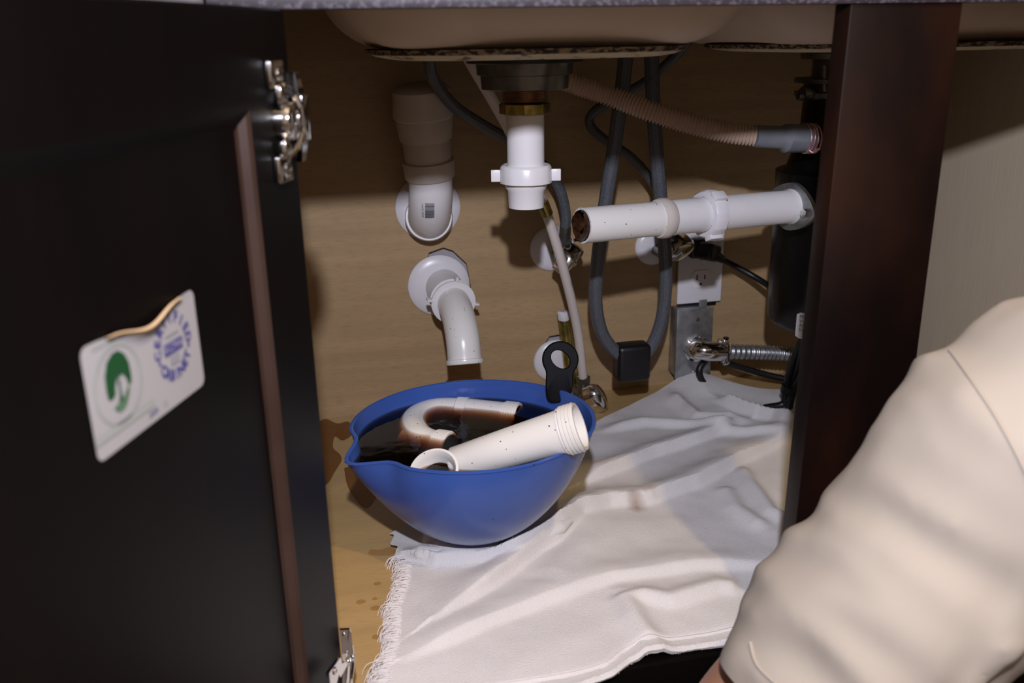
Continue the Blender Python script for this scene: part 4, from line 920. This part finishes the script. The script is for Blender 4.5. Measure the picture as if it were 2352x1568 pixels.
parts = [skinned([PEL, WAI, CHE, UPC, NEK, HED-Vector((0, .01, .05)), LSH, LSH.lerp(LEL, .5), LEL, LEL.lerp(LWR, .4), LWR, RSH, RSH.lerp(REL, .5), REL, REL.lerp(RWR, .4), RWR],
         [(0, 1), (1, 2), (2, 3), (3, 4), (4, 5), (3, 6), (6, 7), (7, 8), (8, 9), (9, 10), (3, 11), (11, 12), (12, 13), (13, 14), (14, 15)],
         [.13, .115, .125, .11, .055, .052, .055, .047, .042, .040, .026, .055, .047, .042, .040, .026])]
LK, LAN, RK, RAN = Vector((.36, -.30, -.045)), Vector((.66, -.30, -.085)), Vector((.86, -.30, -.045)), Vector((.58, -.40, -.085))
legs = skinned([PEL, PEL+Vector((-.09, .02, -.03)), LK, LAN, PEL+Vector((.09, .02, -.03)), RK, RAN, PEL+Vector((0, .05, .05))], [(0, 1), (1, 2), (2, 3), (0, 4), (4, 5), (5, 6), (0, 7)], [.12, .09, .062, .035, .09, .062, .035, .12])
feet = [ball(LAN+Vector((.06, .03, -.005)), .03, (2.6, 1.3, .9)), ball(RAN+Vector((-.06, .03, -.005)), .03, (2.6, 1.3, .9))]
head = [ball(HED, .088, (.88, 1.08, 1.22), 32, 20), ball(HED+Vector((0, .075, -.055)), .04, (1.1, .7, .8)), skinned([HED+Vector((0, .088, .012)), HED+Vector((0, .102, -.012)), HED+Vector((0, .108, -.022))], [(0, 1), (1, 2)], [.009, .011, .013])]
for s in (-1, 1): head += [ball(HED+Vector((s*.078, -.005, -.005)), .028, (.3, .65, 1)), ]
body = remesh(join(parts[0], *hand(LWR, LEL, (0, .2, 1)), *hand(RWR, REL, (.2, 0, 1)), *feet, *head), .0055, 3)
bo = obj('body', body[:2], skinm, pers)
face = [ball(HED+Vector((s*.030, .083, .004)), .011, (1, .7, .75), 16, 10) for s in (-1, 1)]
obj('eye', face[0], eyem, pers); obj('eye', face[1], eyem, pers)
obj('mouth', ball(HED+Vector((0, .099, -.052)), .02, (1.1, .25, .32)), lipm, pers)
def hair():
    b = ball(HED+Vector((0, -.008, .012)), .098, (.92, 1.08, 1.18), 40, 28); keep = [i for i, v in enumerate(b[0]) if not ((v-HED).y > .035 and (v-HED).z < .055) and (v-HED).z > -.075]
    ks = set(keep); Fc = [f for f in b[1] if all(i in ks for i in f)]; V = [v+(v-HED).normalized()*.004*noise.noise(v*60) for v in b[0]]; return V, Fc
obj('hair', hair(), hairm, pers)
obj('jeans', remesh(legs, .010, 3)[:2], jeansm, pers, label='dark denim jeans')
def shirt():
    t = skinned([PEL+Vector((0, .03, .05)), WAI+Vector((0, 0, .01)), CHE, UPC, NEK-Vector((0, 0, .035)), Vector((.475, -.165, .285)), Vector((.395, -.155, .170)), Vector((.300, -.150, .020)), Vector((.80, -.18, .272)), Vector((.85, -.17, .19)), Vector((.885, -.165, .11))],
                [(0, 1), (1, 2), (2, 3), (3, 4), (3, 5), (5, 6), (6, 7), (3, 8), (8, 9), (9, 10)], [.160, .165, .168, .140, .066, .094, .092, .078, .085, .082, .075])
    V, Fc, N = remesh(t, .006, 10)
    a0 = Vector((.46, -.16, .28)); a1_ = Vector((.318, -.15, .066)); dv = (a1_-a0).normalized(); out = []
    for v, n in zip(V, N):
        s = (v-a0).dot(dv); rad = (v-a0)-dv*s; ang = atan2(rad.z, rad.x)
        p = Vector((s*8+1.3*sin(ang), sin(ang)*1.9-s*3.0, cos(ang)*1.9+1)); f1 = noise.noise(p)
        q = Vector((v.x*9+v.z*4, v.y*7, v.z*12-v.x*6)); f2 = noise.noise(q); f3 = noise.noise(v*26)
        f4 = noise.noise(Vector((v.x*16+v.z*22, v.y*10, v.x*6)))
        out.append(v+n*(.0070*(1-abs(f1)*2.4)+.008*f2+.0045*(1-abs(f4)*2.6)+.0018*f3))
    out, Fc, _n = remesh((out, Fc), .0052, 5)
    bm = bmesh.new(); vv = [bm.verts.new(v) for v in out]
    for f in Fc: bm.faces.new([vv[i] for i in f])
    hp_ = Vector((.2515, -.135, .100)); hn = Vector((-.50, -.05, -.86)).normalized()
    fs = [f for f in bm.faces if all(v.co.x < .425 and v.co.z < .16 for v in f.verts)]
    ge = set(fs)
    for f in fs: ge.update(f.edges); ge.update(f.verts)
    bmesh.ops.bisect_plane(bm, geom=list(ge), plane_co=hp_, plane_no=hn, clear_outer=True)
    bm.verts.index_update(); r = ([v.co.copy() for v in bm.verts], [tuple(v.index for v in f.verts) for f in bm.faces]); bm.free(); return r
sm_ = shirt(); so_ = obj('t_shirt', sm_, shirtm, pers, label='cream cotton T-shirt with loose wrinkled sleeves')
bv = BVHTree.FromPolygons([tuple(v) for v in sm_[0]], sm_[1])
def onshirt(l, off=.0004):
    o = []
    for x, y in l:
        d = ray(x, y).normalized(); h = bv.ray_cast(CAM, d)
        if h[0] is not None: o.append(h[0]-d*off)
    return o
def seam(l, r):
    C_ = spl([Vector((x, y, 0)) for x, y in l], 10); P_ = onshirt([(p.x, p.y) for p in C_])
    if len(P_) > 6:
        P_ = [sum(P_[max(0, i-2):i+3], Vector())/len(P_[max(0, i-2):i+3]) for i in range(len(P_))]; obj('seam', tube(P_, r, 8), shirtm, so_)
seam([(2150, 770), (2190, 815), (2240, 885), (2290, 960), (2352, 1075), (2400, 1200)], .0013)
seam([(1722, 1470), (1735, 1520), (1765, 1555), (1820, 1600)], .0013)
for o in bpy.data.objects:
    if o.type == 'MESH': o.data.name = o.name
